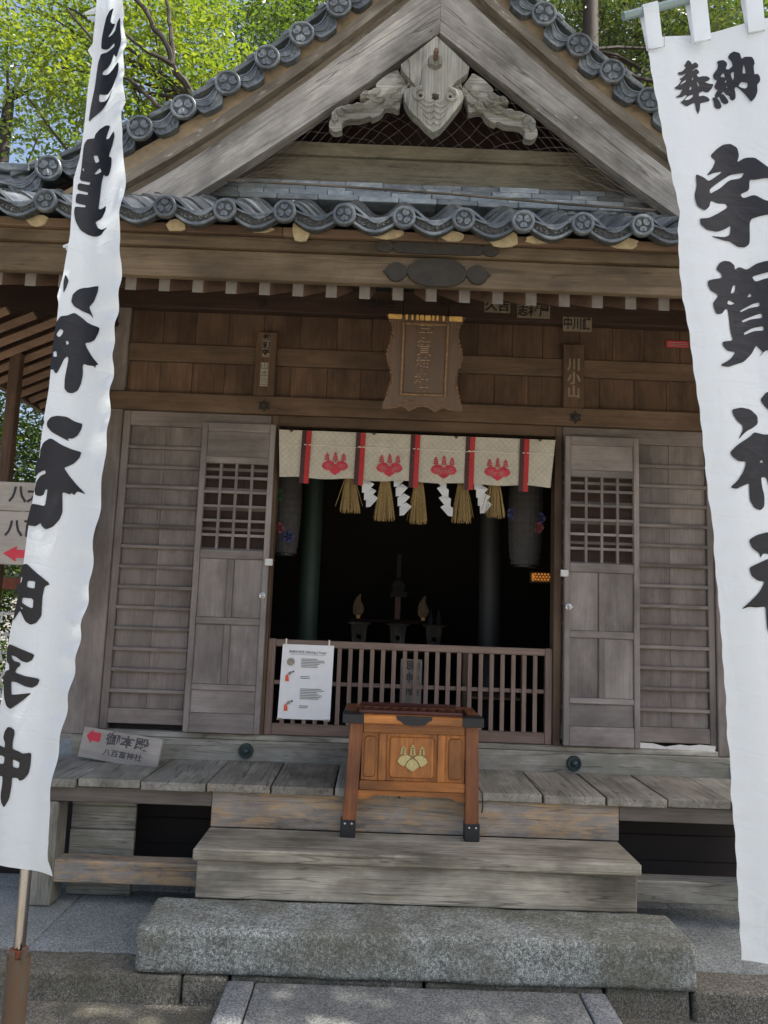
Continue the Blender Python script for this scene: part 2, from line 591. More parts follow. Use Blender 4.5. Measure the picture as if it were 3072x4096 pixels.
def box(name, x0, x1, y0, y1, z0, z1, mat, parent=None, b=0.004, perm=None):
    if x1 < x0:
        x0, x1 = x1, x0
    dx, dy, dz = x1 - x0, y1 - y0, z1 - z0
    vs, fs = boxdata(dx, dy, dz, b)
    me = mk(name, vs, fs, perm or perm_for(dx, dy, dz))
    fixn(me)
    return link(name, me, mat, parent, ((x0 + x1) / 2, (y0 + y1) / 2, (z0 + z1) / 2))


class MB:
    """collects shapes in world coordinates; build() links them as one mesh object"""

    def __init__(s):
        s.v = []
        s.f = []
        s.m = []

    def add(s, vs, fs, mi=0):
        k = len(s.v)
        s.v += [tuple(v) for v in vs]
        s.f += [[i + k for i in f] for f in fs]
        s.m += [mi] * len(fs)

    def box(s, x0, x1, y0, y1, z0, z1, b=0.003, mi=0, mat=None):
        vs, fs = boxdata(abs(x1 - x0), abs(y1 - y0), abs(z1 - z0), b)
        c = Vector(((x0 + x1) / 2, (y0 + y1) / 2, (z0 + z1) / 2))
        vs = [Vector(v) for v in vs]
        if mat is not None:
            vs = [mat @ v for v in vs]
        s.add([v + c for v in vs], fs, mi)

    def tube(s, pts, rad, n=8, mi=0, cap=True):
        pts = [Vector(p) for p in pts]
        if not isinstance(rad, (list, tuple)):
            rad = [rad] * len(pts)
        rings = []
        ref = None
        for i, p in enumerate(pts):
            d = (pts[min(i + 1, len(pts) - 1)] - pts[max(i - 1, 0)])
            if d.length < 1e-9:
                d = Vector((0, 0, 1))
            d.normalize()
            if ref is None:
                ref = Vector((1, 0, 0)) if abs(d.x) < 0.8 else Vector((0, 1, 0))
            a = (ref - d * ref.dot(d)).normalized()
            ref = a
            b2 = d.cross(a)
            rings.append([p + (a * math.cos(2 * math.pi * k / n) + b2 * math.sin(2 * math.pi * k / n)) * rad[i] for k in range(n)])
        vs = [v for r in rings for v in r]
        fs = []
        for i in range(len(rings) - 1):
            for k in range(n):
                fs.append([i * n + k, i * n + (k + 1) % n, (i + 1) * n + (k + 1) % n, (i + 1) * n + k])
        if cap:
            fs.append(list(range(n))[::-1])
            fs.append([len(vs) - n + k for k in range(n)])
        s.add(vs, fs, mi)

    def lathe(s, prof, c, n=20, mi=0, axis='Z'):
        c = Vector(c)
        vs = []
        for (r, h) in prof:
            for k in range(n):
                a = 2 * math.pi * k / n
                if axis == 'Z':
                    vs.append(c + Vector((r * math.cos(a), r * math.sin(a), h)))
                else:
                    vs.append(c + Vector((r * math.cos(a), h, r * math.sin(a))))
        fs = []
        for i in range(len(prof) - 1):
            for k in range(n):
                fs.append([i * n + k, i * n + (k + 1) % n, (i + 1) * n + (k + 1) % n, (i + 1) * n + k])
        fs.append(list(range(n)))
        fs.append([len(vs) - n + k for k in range(n)])
        s.add(vs, fs, mi)

    def prism(s, loops, ya, yb, mi=0, shrink=0.0):
        """loops in the XZ plane [outer, hole...]; extruded along Y, yb is the front"""
        fl = [[Vector((x, 0, z)) for x, z in lp] for lp in loops]
        tri = tessellate_polygon([[Vector((v.x, v.z, 0)) for v in lp] for lp in fl])
        flat_ = [v for lp in fl for v in lp]
        k = len(flat_)
        vs = [(v.x, ya, v.z) for v in flat_]
        cx = sum(v.x for v in fl[0]) / len(fl[0])
        cz = sum(v.z for v in fl[0]) / len(fl[0])
        if shrink:
            vs += [(cx + (v.x - cx) * (1 - shrink), yb, cz + (v.z - cz) * (1 - shrink)) for v in flat_]
        else:
            vs += [(v.x, yb, v.z) for v in flat_]
        fs = [list(t) for t in tri] + [[i + k for i in t] for t in tri]
        o = 0
        for lp in fl:
            n = len(lp)
            for i in range(n):
                j = (i + 1) % n
                fs.append([o + i, o + j, o + j + k, o + i + k])
            o += n
        s.add(vs, fs, mi)

    def build(s, name, mat, parent=None, smooth=False, origin=None, perm=None):
        v = np.array(s.v, dtype=float)
        lo, hi = v.min(0), v.max(0)
        o = np.array(origin if origin is not None else (lo + hi) / 2)
        d = hi - lo
        me = bpy.data.meshes.new(name)
        me.from_pydata((v - o).tolist(), [], s.f)
        me.polygons.foreach_set('material_index', s.m)
        fixn(me)
        if smooth:
            me.polygons.foreach_set('use_smooth', [True] * len(me.polygons))
            me.update()
            try:
                me.set_sharp_from_angle(angle=R(40))
            except Exception:
                pass
        me.update()
        setg(me, perm or perm_for(*d))
        return link(name, me, mat, parent, tuple(o))


def text_mesh(name, body, size, mat, parent, loc, rot=(R(90), 0, 0), bold=0.0, ext=0.0, sx=1.0, local=False, vertical=False, spacing=1.0):
    cu = bpy.data.curves.new(name, 'FONT')
    cu.body = '\n'.join(body) if vertical else body
    cu.size = size
    cu.offset = bold
    cu.extrude = ext
    cu.align_x = 'CENTER'
    cu.align_y = 'CENTER'
    cu.space_line = spacing
    cu.resolution_u = 3
    t = bpy.data.objects.new(name, cu)
    COL.objects.link(t)
    dg = bpy.context.evaluated_depsgraph_get()
    me = bpy.data.meshes.new_from_object(t.evaluated_get(dg))
    bpy.data.objects.remove(t)
    me.transform(Matrix.Diagonal((sx, 1, 1, 1)))
    setg(me)
    me.materials.clear()
    me.name = name
    o = link(name, me, mat, parent, loc, local)
    o.rotation_euler = rot
    return o


def smoothloop(pts, it=1, c=0.25):
    for _ in range(it):
        q = []
        n = len(pts)
        for i in range(n):
            a, b2 = pts[i], pts[(i + 1) % n]
            q.append((a[0] * (1 - c) + b2[0] * c, a[1] * (1 - c) + b2[1] * c))
            q.append((a[0] * c + b2[0] * (1 - c), a[1] * c + b2[1] * (1 - c)))
        pts = q
    return pts


def circle(cx, cz, r, n=20, a0=0):
    return [(cx + r * math.cos(a0 + 2 * math.pi * k / n), cz + r * math.sin(a0 + 2 * math.pi * k / n)) for k in range(n)]


DATA = json.loads('''{"left_glyphs":[[[[-1.151,3.785],[-1.128,3.773],[-1.138,3.758],[-1.143,3.742],[-1.132,3.726],[-1.114,3.71],[-1.129,3.701],[-1.151,3.695],[-1.127,3.688],[-1.113,3.689],[-1.107,3.712],[-1.099,3.73],[-1.092,3.691],[-1.089,3.654],[-1.092,3.623],[-1.097,3.594],[-1.106,3.599],[-1.113,3.614],[-1.12,3.606],[-1.126,3.596],[-1.142,3.588],[-1.154,3.581],[-1.158,3.568],[-1.136,3.564],[-1.112,3.564],[-1.09,3.575],[-1.089,3.555],[-1.093,3.526],[-1.106,3.502],[-1.13,3.495],[-1.15,3.5],[-1.161,3.501],[-1.159,3.474],[-1.134,3.478],[-1.104,3.499],[-1.128,3.473],[-1.148,3.449],[-1.169,3.42],[-1.181,3.396],[-1.179,3.453],[-1.174,3.52],[-1.172,3.588],[-1.169,3.632],[-1.166,3.64],[-1.142,3.639],[-1.114,3.637],[-1.115,3.652],[-1.143,3.651],[-1.162,3.655],[-1.168,3.656],[-1.169,3.688],[-1.167,3.725],[-1.162,3.768]]],[[[-1.127,3.392],[-1.111,3.381],[-1.107,3.374],[-1.119,3.358],[-1.123,3.345],[-1.11,3.338],[-1.097,3.346],[-1.088,3.35],[-1.084,3.329],[-1.091,3.306],[-1.107,3.282],[-1.091,3.27],[-1.091,3.242],[-1.099,3.219],[-1.113,3.221],[-1.122,3.231],[-1.127,3.211],[-1.129,3.181],[-1.13,3.151],[-1.132,3.121],[-1.118,3.121],[-1.103,3.126],[-1.103,3.107],[-1.116,3.089],[-1.139,3.081],[-1.128,3.061],[-1.113,3.052],[-1.088,3.051],[-1.103,3.045],[-1.114,3.036],[-1.135,3.034],[-1.158,3.038],[-1.178,3.049],[-1.191,3.073],[-1.197,3.098],[-1.197,3.119],[-1.17,3.123],[-1.169,3.131],[-1.196,3.13],[-1.196,3.155],[-1.192,3.163],[-1.167,3.165],[-1.166,3.173],[-1.194,3.173],[-1.195,3.19],[-1.191,3.197],[-1.165,3.198],[-1.163,3.208],[-1.192,3.205],[-1.189,3.238],[-1.188,3.274],[-1.187,3.319],[-1.181,3.34],[-1.17,3.348],[-1.163,3.351],[-1.161,3.366],[-1.15,3.385],[-1.138,3.392]],[[-1.161,3.295],[-1.15,3.298],[-1.142,3.278],[-1.153,3.271]],[[-1.154,3.237],[-1.139,3.257],[-1.131,3.243],[-1.149,3.235]],[[-1.187,3.242],[-1.183,3.247],[-1.181,3.236]]],[[[-1.144,2.873],[-1.126,2.877],[-1.11,2.877],[-1.111,2.858],[-1.12,2.831],[-1.133,2.816],[-1.135,2.811],[-1.118,2.776],[-1.13,2.789],[-1.142,2.794],[-1.154,2.798],[-1.176,2.809],[-1.185,2.823],[-1.183,2.845],[-1.171,2.862],[-1.158,2.87]]],[[[-1.174,2.79],[-1.155,2.779],[-1.135,2.763],[-1.092,2.744],[-1.095,2.729],[-1.108,2.709],[-1.123,2.703],[-1.139,2.701],[-1.131,2.684],[-1.112,2.657],[-1.085,2.629],[-1.096,2.631],[-1.099,2.622],[-1.105,2.629],[-1.119,2.631],[-1.14,2.637],[-1.137,2.604],[-1.14,2.576],[-1.147,2.554],[-1.16,2.544],[-1.173,2.544],[-1.182,2.555],[-1.183,2.583],[-1.181,2.612],[-1.178,2.647],[-1.182,2.653],[-1.189,2.644],[-1.196,2.62],[-1.205,2.597],[-1.212,2.601],[-1.214,2.608],[-1.225,2.608],[-1.224,2.643],[-1.223,2.676],[-1.221,2.714],[-1.219,2.752],[-1.209,2.772],[-1.191,2.777]],[[-1.215,2.717],[-1.206,2.734],[-1.197,2.729],[-1.2,2.717],[-1.206,2.708],[-1.213,2.711]],[[-1.189,2.697],[-1.185,2.701],[-1.18,2.693],[-1.186,2.687]],[[-1.22,2.662],[-1.211,2.665],[-1.208,2.648],[-1.218,2.647]]],[[[-1.206,2.902],[-1.2,2.895],[-1.195,2.883],[-1.201,2.859],[-1.207,2.844],[-1.209,2.878]]],[[[-1.194,2.472],[-1.169,2.472],[-1.15,2.461],[-1.125,2.454],[-1.128,2.437],[-1.137,2.418],[-1.148,2.409],[-1.163,2.407],[-1.157,2.399],[-1.17,2.405],[-1.179,2.409],[-1.205,2.422],[-1.219,2.438],[-1.22,2.451],[-1.211,2.466]]],[[[-1.235,2.462],[-1.229,2.456],[-1.228,2.446],[-1.233,2.437]]],[[[-1.206,2.405],[-1.175,2.386],[-1.147,2.376],[-1.121,2.37],[-1.125,2.353],[-1.141,2.334],[-1.156,2.325],[-1.165,2.32],[-1.149,2.297],[-1.125,2.271],[-1.092,2.243],[-1.109,2.249],[-1.123,2.253],[-1.131,2.241],[-1.138,2.247],[-1.144,2.243],[-1.163,2.249],[-1.161,2.222],[-1.158,2.19],[-1.164,2.168],[-1.18,2.145],[-1.197,2.137],[-1.209,2.146],[-1.212,2.155],[-1.225,2.145],[-1.242,2.146],[-1.254,2.149],[-1.249,2.178],[-1.244,2.21],[-1.226,2.208],[-1.205,2.204],[-1.203,2.229],[-1.202,2.254],[-1.208,2.251],[-1.211,2.236],[-1.221,2.232],[-1.235,2.235],[-1.239,2.25],[-1.236,2.273],[-1.225,2.292],[-1.21,2.299],[-1.213,2.309],[-1.23,2.301],[-1.24,2.287],[-1.242,2.305],[-1.24,2.337],[-1.232,2.344],[-1.232,2.369],[-1.225,2.39]]],[[[-1.252,2.035],[-1.241,2.037],[-1.217,2.017],[-1.171,1.982],[-1.186,1.974],[-1.189,1.946],[-1.188,1.911],[-1.187,1.891],[-1.199,1.871],[-1.214,1.865],[-1.23,1.874],[-1.243,1.896],[-1.249,1.904],[-1.254,1.895],[-1.267,1.873],[-1.266,1.89],[-1.262,1.925],[-1.258,1.95],[-1.264,1.956],[-1.266,1.98],[-1.253,1.982],[-1.251,1.998],[-1.258,1.999],[-1.258,2.015],[-1.256,2.029]],[[-1.234,1.989],[-1.212,1.988],[-1.212,1.967],[-1.235,1.971]],[[-1.245,1.941],[-1.213,1.939],[-1.212,1.911],[-1.227,1.916],[-1.245,1.926]],[[-1.25,1.916],[-1.24,1.911],[-1.244,1.907]]],[[[-1.27,1.809],[-1.254,1.804],[-1.222,1.793],[-1.195,1.783],[-1.2,1.768],[-1.213,1.76],[-1.228,1.763],[-1.247,1.775],[-1.262,1.779],[-1.257,1.768],[-1.25,1.763],[-1.234,1.76],[-1.231,1.752],[-1.241,1.743],[-1.245,1.732],[-1.22,1.724],[-1.175,1.717],[-1.179,1.7],[-1.193,1.691],[-1.213,1.695],[-1.236,1.705],[-1.255,1.707],[-1.251,1.681],[-1.25,1.67],[-1.22,1.674],[-1.192,1.678],[-1.218,1.654],[-1.238,1.639],[-1.25,1.631],[-1.263,1.639],[-1.273,1.663],[-1.279,1.705],[-1.28,1.714],[-1.275,1.735],[-1.264,1.738],[-1.266,1.753],[-1.275,1.761],[-1.277,1.786],[-1.276,1.804]]],[[[-1.243,1.583],[-1.231,1.576],[-1.229,1.565],[-1.232,1.544],[-1.231,1.525],[-1.212,1.519],[-1.201,1.513],[-1.178,1.517],[-1.177,1.486],[-1.179,1.461],[-1.192,1.444],[-1.203,1.441],[-1.208,1.448],[-1.224,1.449],[-1.223,1.43],[-1.226,1.392],[-1.24,1.367],[-1.251,1.383],[-1.254,1.399],[-1.252,1.429],[-1.253,1.45],[-1.262,1.45],[-1.288,1.449],[-1.298,1.533],[-1.27,1.531],[-1.255,1.526],[-1.256,1.539],[-1.263,1.553],[-1.261,1.568],[-1.253,1.582]],[[-1.227,1.498],[-1.207,1.49],[-1.208,1.474],[-1.225,1.477]],[[-1.281,1.506],[-1.253,1.503],[-1.253,1.482],[-1.279,1.483]]]],"right_glyphs":[[[[0.495,3.346],[0.5,3.343],[0.504,3.336],[0.51,3.342],[0.515,3.344],[0.521,3.338],[0.52,3.331],[0.512,3.326],[0.506,3.321],[0.504,3.316],[0.509,3.322],[0.516,3.326],[0.522,3.321],[0.523,3.315],[0.515,3.31],[0.52,3.303],[0.531,3.308],[0.545,3.309],[0.551,3.304],[0.548,3.298],[0.537,3.292],[0.547,3.289],[0.56,3.289],[0.556,3.278],[0.548,3.267],[0.54,3.263],[0.531,3.266],[0.52,3.258],[0.52,3.249],[0.531,3.254],[0.544,3.251],[0.549,3.245],[0.547,3.24],[0.532,3.234],[0.522,3.23],[0.521,3.213],[0.515,3.197],[0.51,3.208],[0.507,3.229],[0.498,3.223],[0.489,3.216],[0.484,3.213],[0.474,3.217],[0.467,3.222],[0.475,3.228],[0.487,3.244],[0.482,3.245],[0.47,3.235],[0.453,3.232],[0.467,3.243],[0.475,3.26],[0.467,3.256],[0.451,3.258],[0.463,3.268],[0.473,3.284],[0.467,3.287],[0.476,3.293],[0.487,3.309],[0.476,3.299],[0.467,3.298],[0.463,3.304],[0.475,3.309],[0.485,3.321],[0.486,3.325],[0.481,3.326],[0.486,3.335],[0.49,3.343]],[[0.503,3.299],[0.507,3.297],[0.501,3.29]],[[0.515,3.288],[0.519,3.288],[0.522,3.279],[0.519,3.277]],[[0.498,3.274],[0.5,3.269],[0.498,3.263],[0.493,3.262]],[[0.486,3.29],[0.484,3.282],[0.467,3.269],[0.477,3.282]],[[0.503,3.251],[0.503,3.245],[0.491,3.233],[0.478,3.229],[0.489,3.243]]],[[[0.609,3.375],[0.615,3.373],[0.623,3.369],[0.625,3.362],[0.627,3.353],[0.634,3.358],[0.651,3.357],[0.656,3.349],[0.658,3.338],[0.655,3.332],[0.657,3.309],[0.665,3.311],[0.67,3.303],[0.671,3.294],[0.668,3.287],[0.663,3.282],[0.664,3.264],[0.658,3.247],[0.649,3.237],[0.644,3.243],[0.637,3.254],[0.627,3.267],[0.614,3.28],[0.61,3.276],[0.613,3.259],[0.612,3.248],[0.606,3.243],[0.6,3.246],[0.598,3.256],[0.59,3.26],[0.584,3.269],[0.578,3.262],[0.584,3.261],[0.592,3.25],[0.596,3.241],[0.594,3.236],[0.586,3.234],[0.579,3.239],[0.575,3.249],[0.573,3.255],[0.568,3.251],[0.574,3.243],[0.579,3.228],[0.575,3.222],[0.566,3.221],[0.56,3.226],[0.559,3.239],[0.555,3.25],[0.563,3.253],[0.562,3.259],[0.571,3.275],[0.566,3.273],[0.561,3.281],[0.563,3.287],[0.569,3.299],[0.562,3.301],[0.558,3.311],[0.561,3.318],[0.57,3.331],[0.572,3.344],[0.568,3.348],[0.574,3.353],[0.584,3.354],[0.591,3.349],[0.594,3.342],[0.59,3.33],[0.596,3.327],[0.606,3.335],[0.604,3.348],[0.595,3.36],[0.6,3.37]],[[0.585,3.319],[0.588,3.306],[0.583,3.308],[0.577,3.309],[0.581,3.315]],[[0.609,3.321],[0.609,3.307],[0.607,3.296],[0.603,3.308],[0.602,3.316],[0.605,3.319]],[[0.632,3.337],[0.635,3.326],[0.636,3.313],[0.629,3.314],[0.63,3.331]],[[0.626,3.292],[0.64,3.288],[0.641,3.282],[0.639,3.275],[0.634,3.273],[0.626,3.276],[0.619,3.281]],[[0.591,3.3],[0.591,3.293],[0.586,3.293]],[[0.592,3.284],[0.594,3.278],[0.59,3.279]]],[[[0.599,3.128],[0.615,3.117],[0.619,3.096],[0.613,3.078],[0.632,3.09],[0.655,3.09],[0.674,3.074],[0.696,3.055],[0.711,3.031],[0.68,3.035],[0.654,3.031],[0.642,3.032],[0.641,3.004],[0.619,2.994],[0.626,2.983],[0.653,2.993],[0.679,2.976],[0.717,2.971],[0.712,2.943],[0.67,2.938],[0.64,2.928],[0.639,2.865],[0.627,2.854],[0.608,2.854],[0.59,2.865],[0.56,2.866],[0.532,2.87],[0.571,2.874],[0.588,2.882],[0.592,2.91],[0.579,2.898],[0.553,2.884],[0.524,2.884],[0.508,2.896],[0.506,2.911],[0.531,2.916],[0.557,2.933],[0.585,2.955],[0.58,2.964],[0.558,2.96],[0.538,2.964],[0.533,2.946],[0.52,2.933],[0.501,2.942],[0.494,2.97],[0.502,2.998],[0.5,3.03],[0.525,3.023],[0.536,3.016],[0.578,3.052],[0.552,3.043],[0.529,3.029],[0.548,3.055],[0.558,3.077],[0.543,3.088],[0.562,3.11],[0.58,3.125]],[[0.537,2.995],[0.537,2.982],[0.566,3.003],[0.593,3.03],[0.622,3.036],[0.631,3.051],[0.597,3.045],[0.57,3.025]]],[[[0.568,2.812],[0.585,2.814],[0.598,2.805],[0.598,2.794],[0.611,2.803],[0.629,2.796],[0.652,2.813],[0.675,2.82],[0.705,2.823],[0.727,2.806],[0.721,2.744],[0.723,2.674],[0.715,2.635],[0.692,2.608],[0.684,2.588],[0.669,2.595],[0.646,2.572],[0.662,2.587],[0.647,2.602],[0.644,2.604],[0.632,2.582],[0.609,2.559],[0.587,2.55],[0.565,2.54],[0.543,2.542],[0.573,2.561],[0.588,2.581],[0.566,2.58],[0.554,2.591],[0.553,2.602],[0.583,2.609],[0.576,2.63],[0.573,2.687],[0.566,2.687],[0.556,2.673],[0.541,2.669],[0.534,2.686],[0.533,2.698],[0.55,2.719],[0.528,2.728],[0.521,2.743],[0.523,2.754],[0.561,2.766],[0.56,2.776],[0.545,2.785],[0.555,2.803]],[[0.591,2.752],[0.598,2.754],[0.595,2.735],[0.583,2.729]],[[0.634,2.737],[0.639,2.729],[0.627,2.725]],[[0.576,2.712],[0.595,2.706],[0.581,2.7],[0.572,2.701]],[[0.607,2.689],[0.639,2.709],[0.656,2.714],[0.657,2.704],[0.633,2.699],[0.608,2.685]],[[0.61,2.664],[0.634,2.676],[0.66,2.687],[0.663,2.675],[0.634,2.67],[0.612,2.659]],[[0.614,2.633],[0.637,2.648],[0.663,2.654],[0.665,2.643],[0.641,2.641],[0.615,2.628]],[[0.64,2.779],[0.674,2.79],[0.697,2.793],[0.696,2.78],[0.673,2.775],[0.649,2.766]]],[[[0.57,2.437],[0.596,2.445],[0.621,2.443],[0.639,2.429],[0.639,2.41],[0.624,2.398],[0.609,2.39],[0.598,2.381],[0.583,2.365],[0.597,2.392],[0.596,2.401],[0.581,2.411],[0.572,2.426]]],[[[0.648,2.47],[0.666,2.491],[0.703,2.498],[0.718,2.484],[0.709,2.446],[0.68,2.438],[0.66,2.452]]],[[[0.628,2.389],[0.656,2.385],[0.686,2.39],[0.715,2.384],[0.713,2.314],[0.697,2.259],[0.675,2.254],[0.66,2.261],[0.654,2.283],[0.64,2.282],[0.642,2.257],[0.647,2.239],[0.645,2.213],[0.634,2.203],[0.618,2.207],[0.607,2.223],[0.606,2.241],[0.607,2.265],[0.588,2.256],[0.574,2.249],[0.56,2.252],[0.578,2.269],[0.593,2.291],[0.602,2.315],[0.582,2.314],[0.568,2.323],[0.561,2.334],[0.58,2.353],[0.616,2.377]],[[0.644,2.324],[0.648,2.317],[0.638,2.317]]],[[[0.6,2.133],[0.622,2.146],[0.651,2.154],[0.679,2.153],[0.693,2.132],[0.678,2.114],[0.656,2.103],[0.635,2.104],[0.628,2.093],[0.626,2.103],[0.607,2.115]]],[[[0.599,2.07],[0.62,2.08],[0.642,2.09],[0.671,2.1],[0.699,2.097],[0.706,2.076],[0.69,2.044],[0.682,1.991],[0.676,1.921],[0.665,1.9],[0.651,1.913],[0.638,1.933],[0.637,1.958],[0.636,1.984],[0.615,1.981],[0.597,1.982],[0.58,1.975],[0.604,1.998],[0.622,2.016],[0.637,2.04],[0.619,2.041],[0.604,2.051]]]],"left_l":[[-1.202,4.042],[-1.195,3.919],[-1.191,3.814],[-1.19,3.728],[-1.19,3.66],[-1.204,3.638],[-1.186,3.609],[-1.191,3.516],[-1.191,3.415],[-1.192,3.341],[-1.196,3.275],[-1.208,3.209],[-1.205,3.104],[-1.203,3.024],[-1.209,2.952],[-1.213,2.897],[-1.224,2.834],[-1.218,2.811],[-1.219,2.725],[-1.223,2.633],[-1.224,2.549],[-1.231,2.466],[-1.234,2.376],[-1.237,2.295],[-1.243,2.214],[-1.249,2.127],[-1.252,2.055],[-1.257,1.976],[-1.264,1.912],[-1.273,1.848],[-1.277,1.779],[-1.28,1.682],[-1.284,1.586],[-1.287,1.485],[-1.292,1.384],[-1.295,1.299],[-1.298,1.221]],"left_r":[[-1.125,4.045],[-1.111,3.922],[-1.098,3.818],[-1.086,3.716],[-1.073,3.648],[-1.071,3.546],[-1.059,3.454],[-1.06,3.388],[-1.058,3.322],[-1.044,3.265],[-1.036,3.184],[-1.035,3.127],[-1.043,3.079],[-1.042,3.023],[-1.027,2.928],[-1.026,2.842],[-1.029,2.764],[-1.034,2.679],[-1.028,2.618],[-1.032,2.527],[-1.029,2.451],[-1.031,2.384],[-1.036,2.34],[-1.033,2.259],[-1.035,2.2],[-1.041,2.149],[-1.044,2.084],[-1.041,2.012],[-1.046,1.934],[-1.056,1.87],[-1.059,1.8],[-1.066,1.731],[-1.073,1.675],[-1.079,1.607],[-1.089,1.532],[-1.095,1.465],[-1.1,1.391],[-1.1,1.351],[-1.09,1.292],[-1.091,1.247],[-1.08,1.203]],"right_l":[[0.388,3.392],[0.39,3.349],[0.399,3.277],[0.41,3.21],[0.421,3.131],[0.434,3.064],[0.445,3.0],[0.459,2.93],[0.453,2.878],[0.454,2.827],[0.455,2.78],[0.461,2.707],[0.474,2.633],[0.483,2.541],[0.497,2.431],[0.503,2.366],[0.509,2.291],[0.515,2.225],[0.525,2.162],[0.527,2.092],[0.537,1.985],[0.542,1.916],[0.546,1.847],[0.552,1.778],[0.554,1.701],[0.562,1.635],[0.563,1.562],[0.571,1.488],[0.575,1.409],[0.579,1.326],[0.582,1.265],[0.585,1.216]],"right_r":[[1.003,3.537],[0.984,2.855],[0.974,2.126],[0.969,1.57],[0.969,1.224]],"bar":[[0.325,3.447],[0.494,3.502],[0.97,3.656]],"loops":[[0.372,3.467],[0.414,3.482],[0.388,3.349],[0.43,3.356],[0.494,3.502],[0.543,3.518],[0.504,3.426],[0.55,3.439]],"gegyo":[[-0.022,5.16],[0.08,5.066],[0.174,4.974],[0.163,4.936],[0.126,4.901],[0.096,4.879],[0.074,4.841],[0.097,4.836],[0.132,4.826],[0.146,4.791],[0.135,4.754],[0.097,4.695],[0.053,4.632],[0.016,4.585],[-0.024,4.559],[-0.067,4.594],[-0.106,4.637],[-0.137,4.66],[-0.169,4.7],[-0.193,4.743],[-0.2,4.788],[-0.18,4.824],[-0.147,4.837],[-0.129,4.834],[-0.151,4.864],[-0.181,4.896],[-0.215,4.936],[-0.223,4.973],[-0.119,5.069]],"fin":[[-0.223,4.979],[-0.283,4.947],[-0.346,4.886],[-0.338,4.862],[-0.356,4.854],[-0.439,4.816],[-0.408,4.801],[-0.369,4.797],[-0.406,4.764],[-0.451,4.741],[-0.528,4.746],[-0.565,4.728],[-0.59,4.694],[-0.571,4.677],[-0.596,4.652],[-0.598,4.611],[-0.567,4.584],[-0.521,4.594],[-0.529,4.639],[-0.494,4.665],[-0.418,4.667],[-0.369,4.691],[-0.357,4.674],[-0.305,4.706],[-0.287,4.748],[-0.253,4.748],[-0.207,4.731],[-0.202,4.777],[-0.18,4.835],[-0.159,4.874],[-0.182,4.91],[-0.214,4.959]],"volute":[[0.105,4.833],[0.114,4.786],[0.072,4.763]]}''')
# ------------------------------------------------------------------ ground and stone base
def sheet(name, x0, x1, y0, y1, z, mat, nx=1, ny=1, amp=0.0):
    vs, fs = [], []
    for j in range(ny + 1):
        for i in range(nx + 1):
            x = x0 + (x1 - x0) * i / nx
            y = y0 + (y1 - y0) * j / ny
            vs.append((x, y, z + (amp * mnoise.noise((x * 3, y * 3, 0)) if amp else 0)))
    for j in range(ny):
        for i in range(nx):
            a = j * (nx + 1) + i
            fs.append((a, a + 1, a + nx + 2, a + nx + 1))
    me = mk(name, vs, fs)
    o = link(name, me, mat)
    o['kind'] = 'structure'
    return o


sheet('ground', -400, 400, -400, 400, 0.0, 'ground_gravelly')
sheet('bounce_yard', -14, 14, -26, -4.2, 0.09, 'pale_gravel', 40, 40, 0.01)  # unseen pale ground, added to bounce sunlight onto the facade
sheet('forecourt_paving', -6, 6, -9, -1.30, 0.085, 'kerb_granite', 60, 40, 0.006)
PZ = 0.215


def stoneblock(name, x0, x1, y0, y1, z0, z1, mat, parent=None, rough=0.006, b=0.012, seg=0.06, seed=0, lean=0.0):
    """block with subdivided, slightly uneven faces and worn edges"""
    bm = bmesh.new()
    bmesh.ops.create_cube(bm, size=1)
    dx, dy, dz = x1 - x0, y1 - y0, z1 - z0
    for v in bm.verts:
        v.co = Vector((v.co.x * dx, v.co.y * dy, v.co.z * dz))
    bmesh.ops.bevel(bm, geom=bm.edges[:], offset=b, segments=2, affect='EDGES', profile=0.6)
    for ax, d in ((0, dx), (1, dy), (2, dz)):
        n = int(d / seg)
        for i in range(1, n):
            co = Vector((0, 0, 0))
            co[ax] = -d / 2 + d * i / n
            no = Vector((0, 0, 0))
            no[ax] = 1
            bmesh.ops.bisect_plane(bm, geom=bm.verts[:] + bm.edges[:] + bm.faces[:], plane_co=co, plane_no=no)
    for v in bm.verts:
        q = v.co * 7 + Vector((seed, seed * 2.3, 0))
        n1 = mnoise.noise_vector(q)
        n2 = mnoise.noise_vector(v.co * 30 + Vector((0, seed, 5)))
        v.co += n1 * rough + n2 * rough * 0.5
        if lean:
            v.co.y += lean * (v.co.z / dz)
    me = bpy.data.meshes.new(name)
    bm.normal_update()
    bm.to_mesh(me)
    bm.free()
    me.polygons.foreach_set('use_smooth', [True] * len(me.polygons))
    me.update()
    setg(me)
    return link(name, me, mat, parent, ((x0 + x1) / 2, (y0 + y1) / 2, (z0 + z1) / 2))


plat = box('stone_platform', -5.2, 5.2, -1.17, 4.5, 0.004, PZ - 0.004, 'paving_concrete', None, 0.003)
plat['kind'] = 'structure'
xs = [-5.2, -3.9, -2.62, -1.08, -0.86, 0.05, 0.9, 1.31, 2.75, 4.0, 5.2]
for i in range(len(xs) - 1):
    y0 = -1.395 if not (-1.0 < xs[i] < 1.0) else -1.37
    stoneblock('kerb_stone', xs[i] + 0.006, xs[i + 1] - 0.006, y0 + random.uniform(-0.008, 0.01), -1.172, 0.02, PZ + random.uniform(-0.004, 0.006),
               'kerb_granite', plat, rough=0.008, b=0.016, seed=i * 3.1)
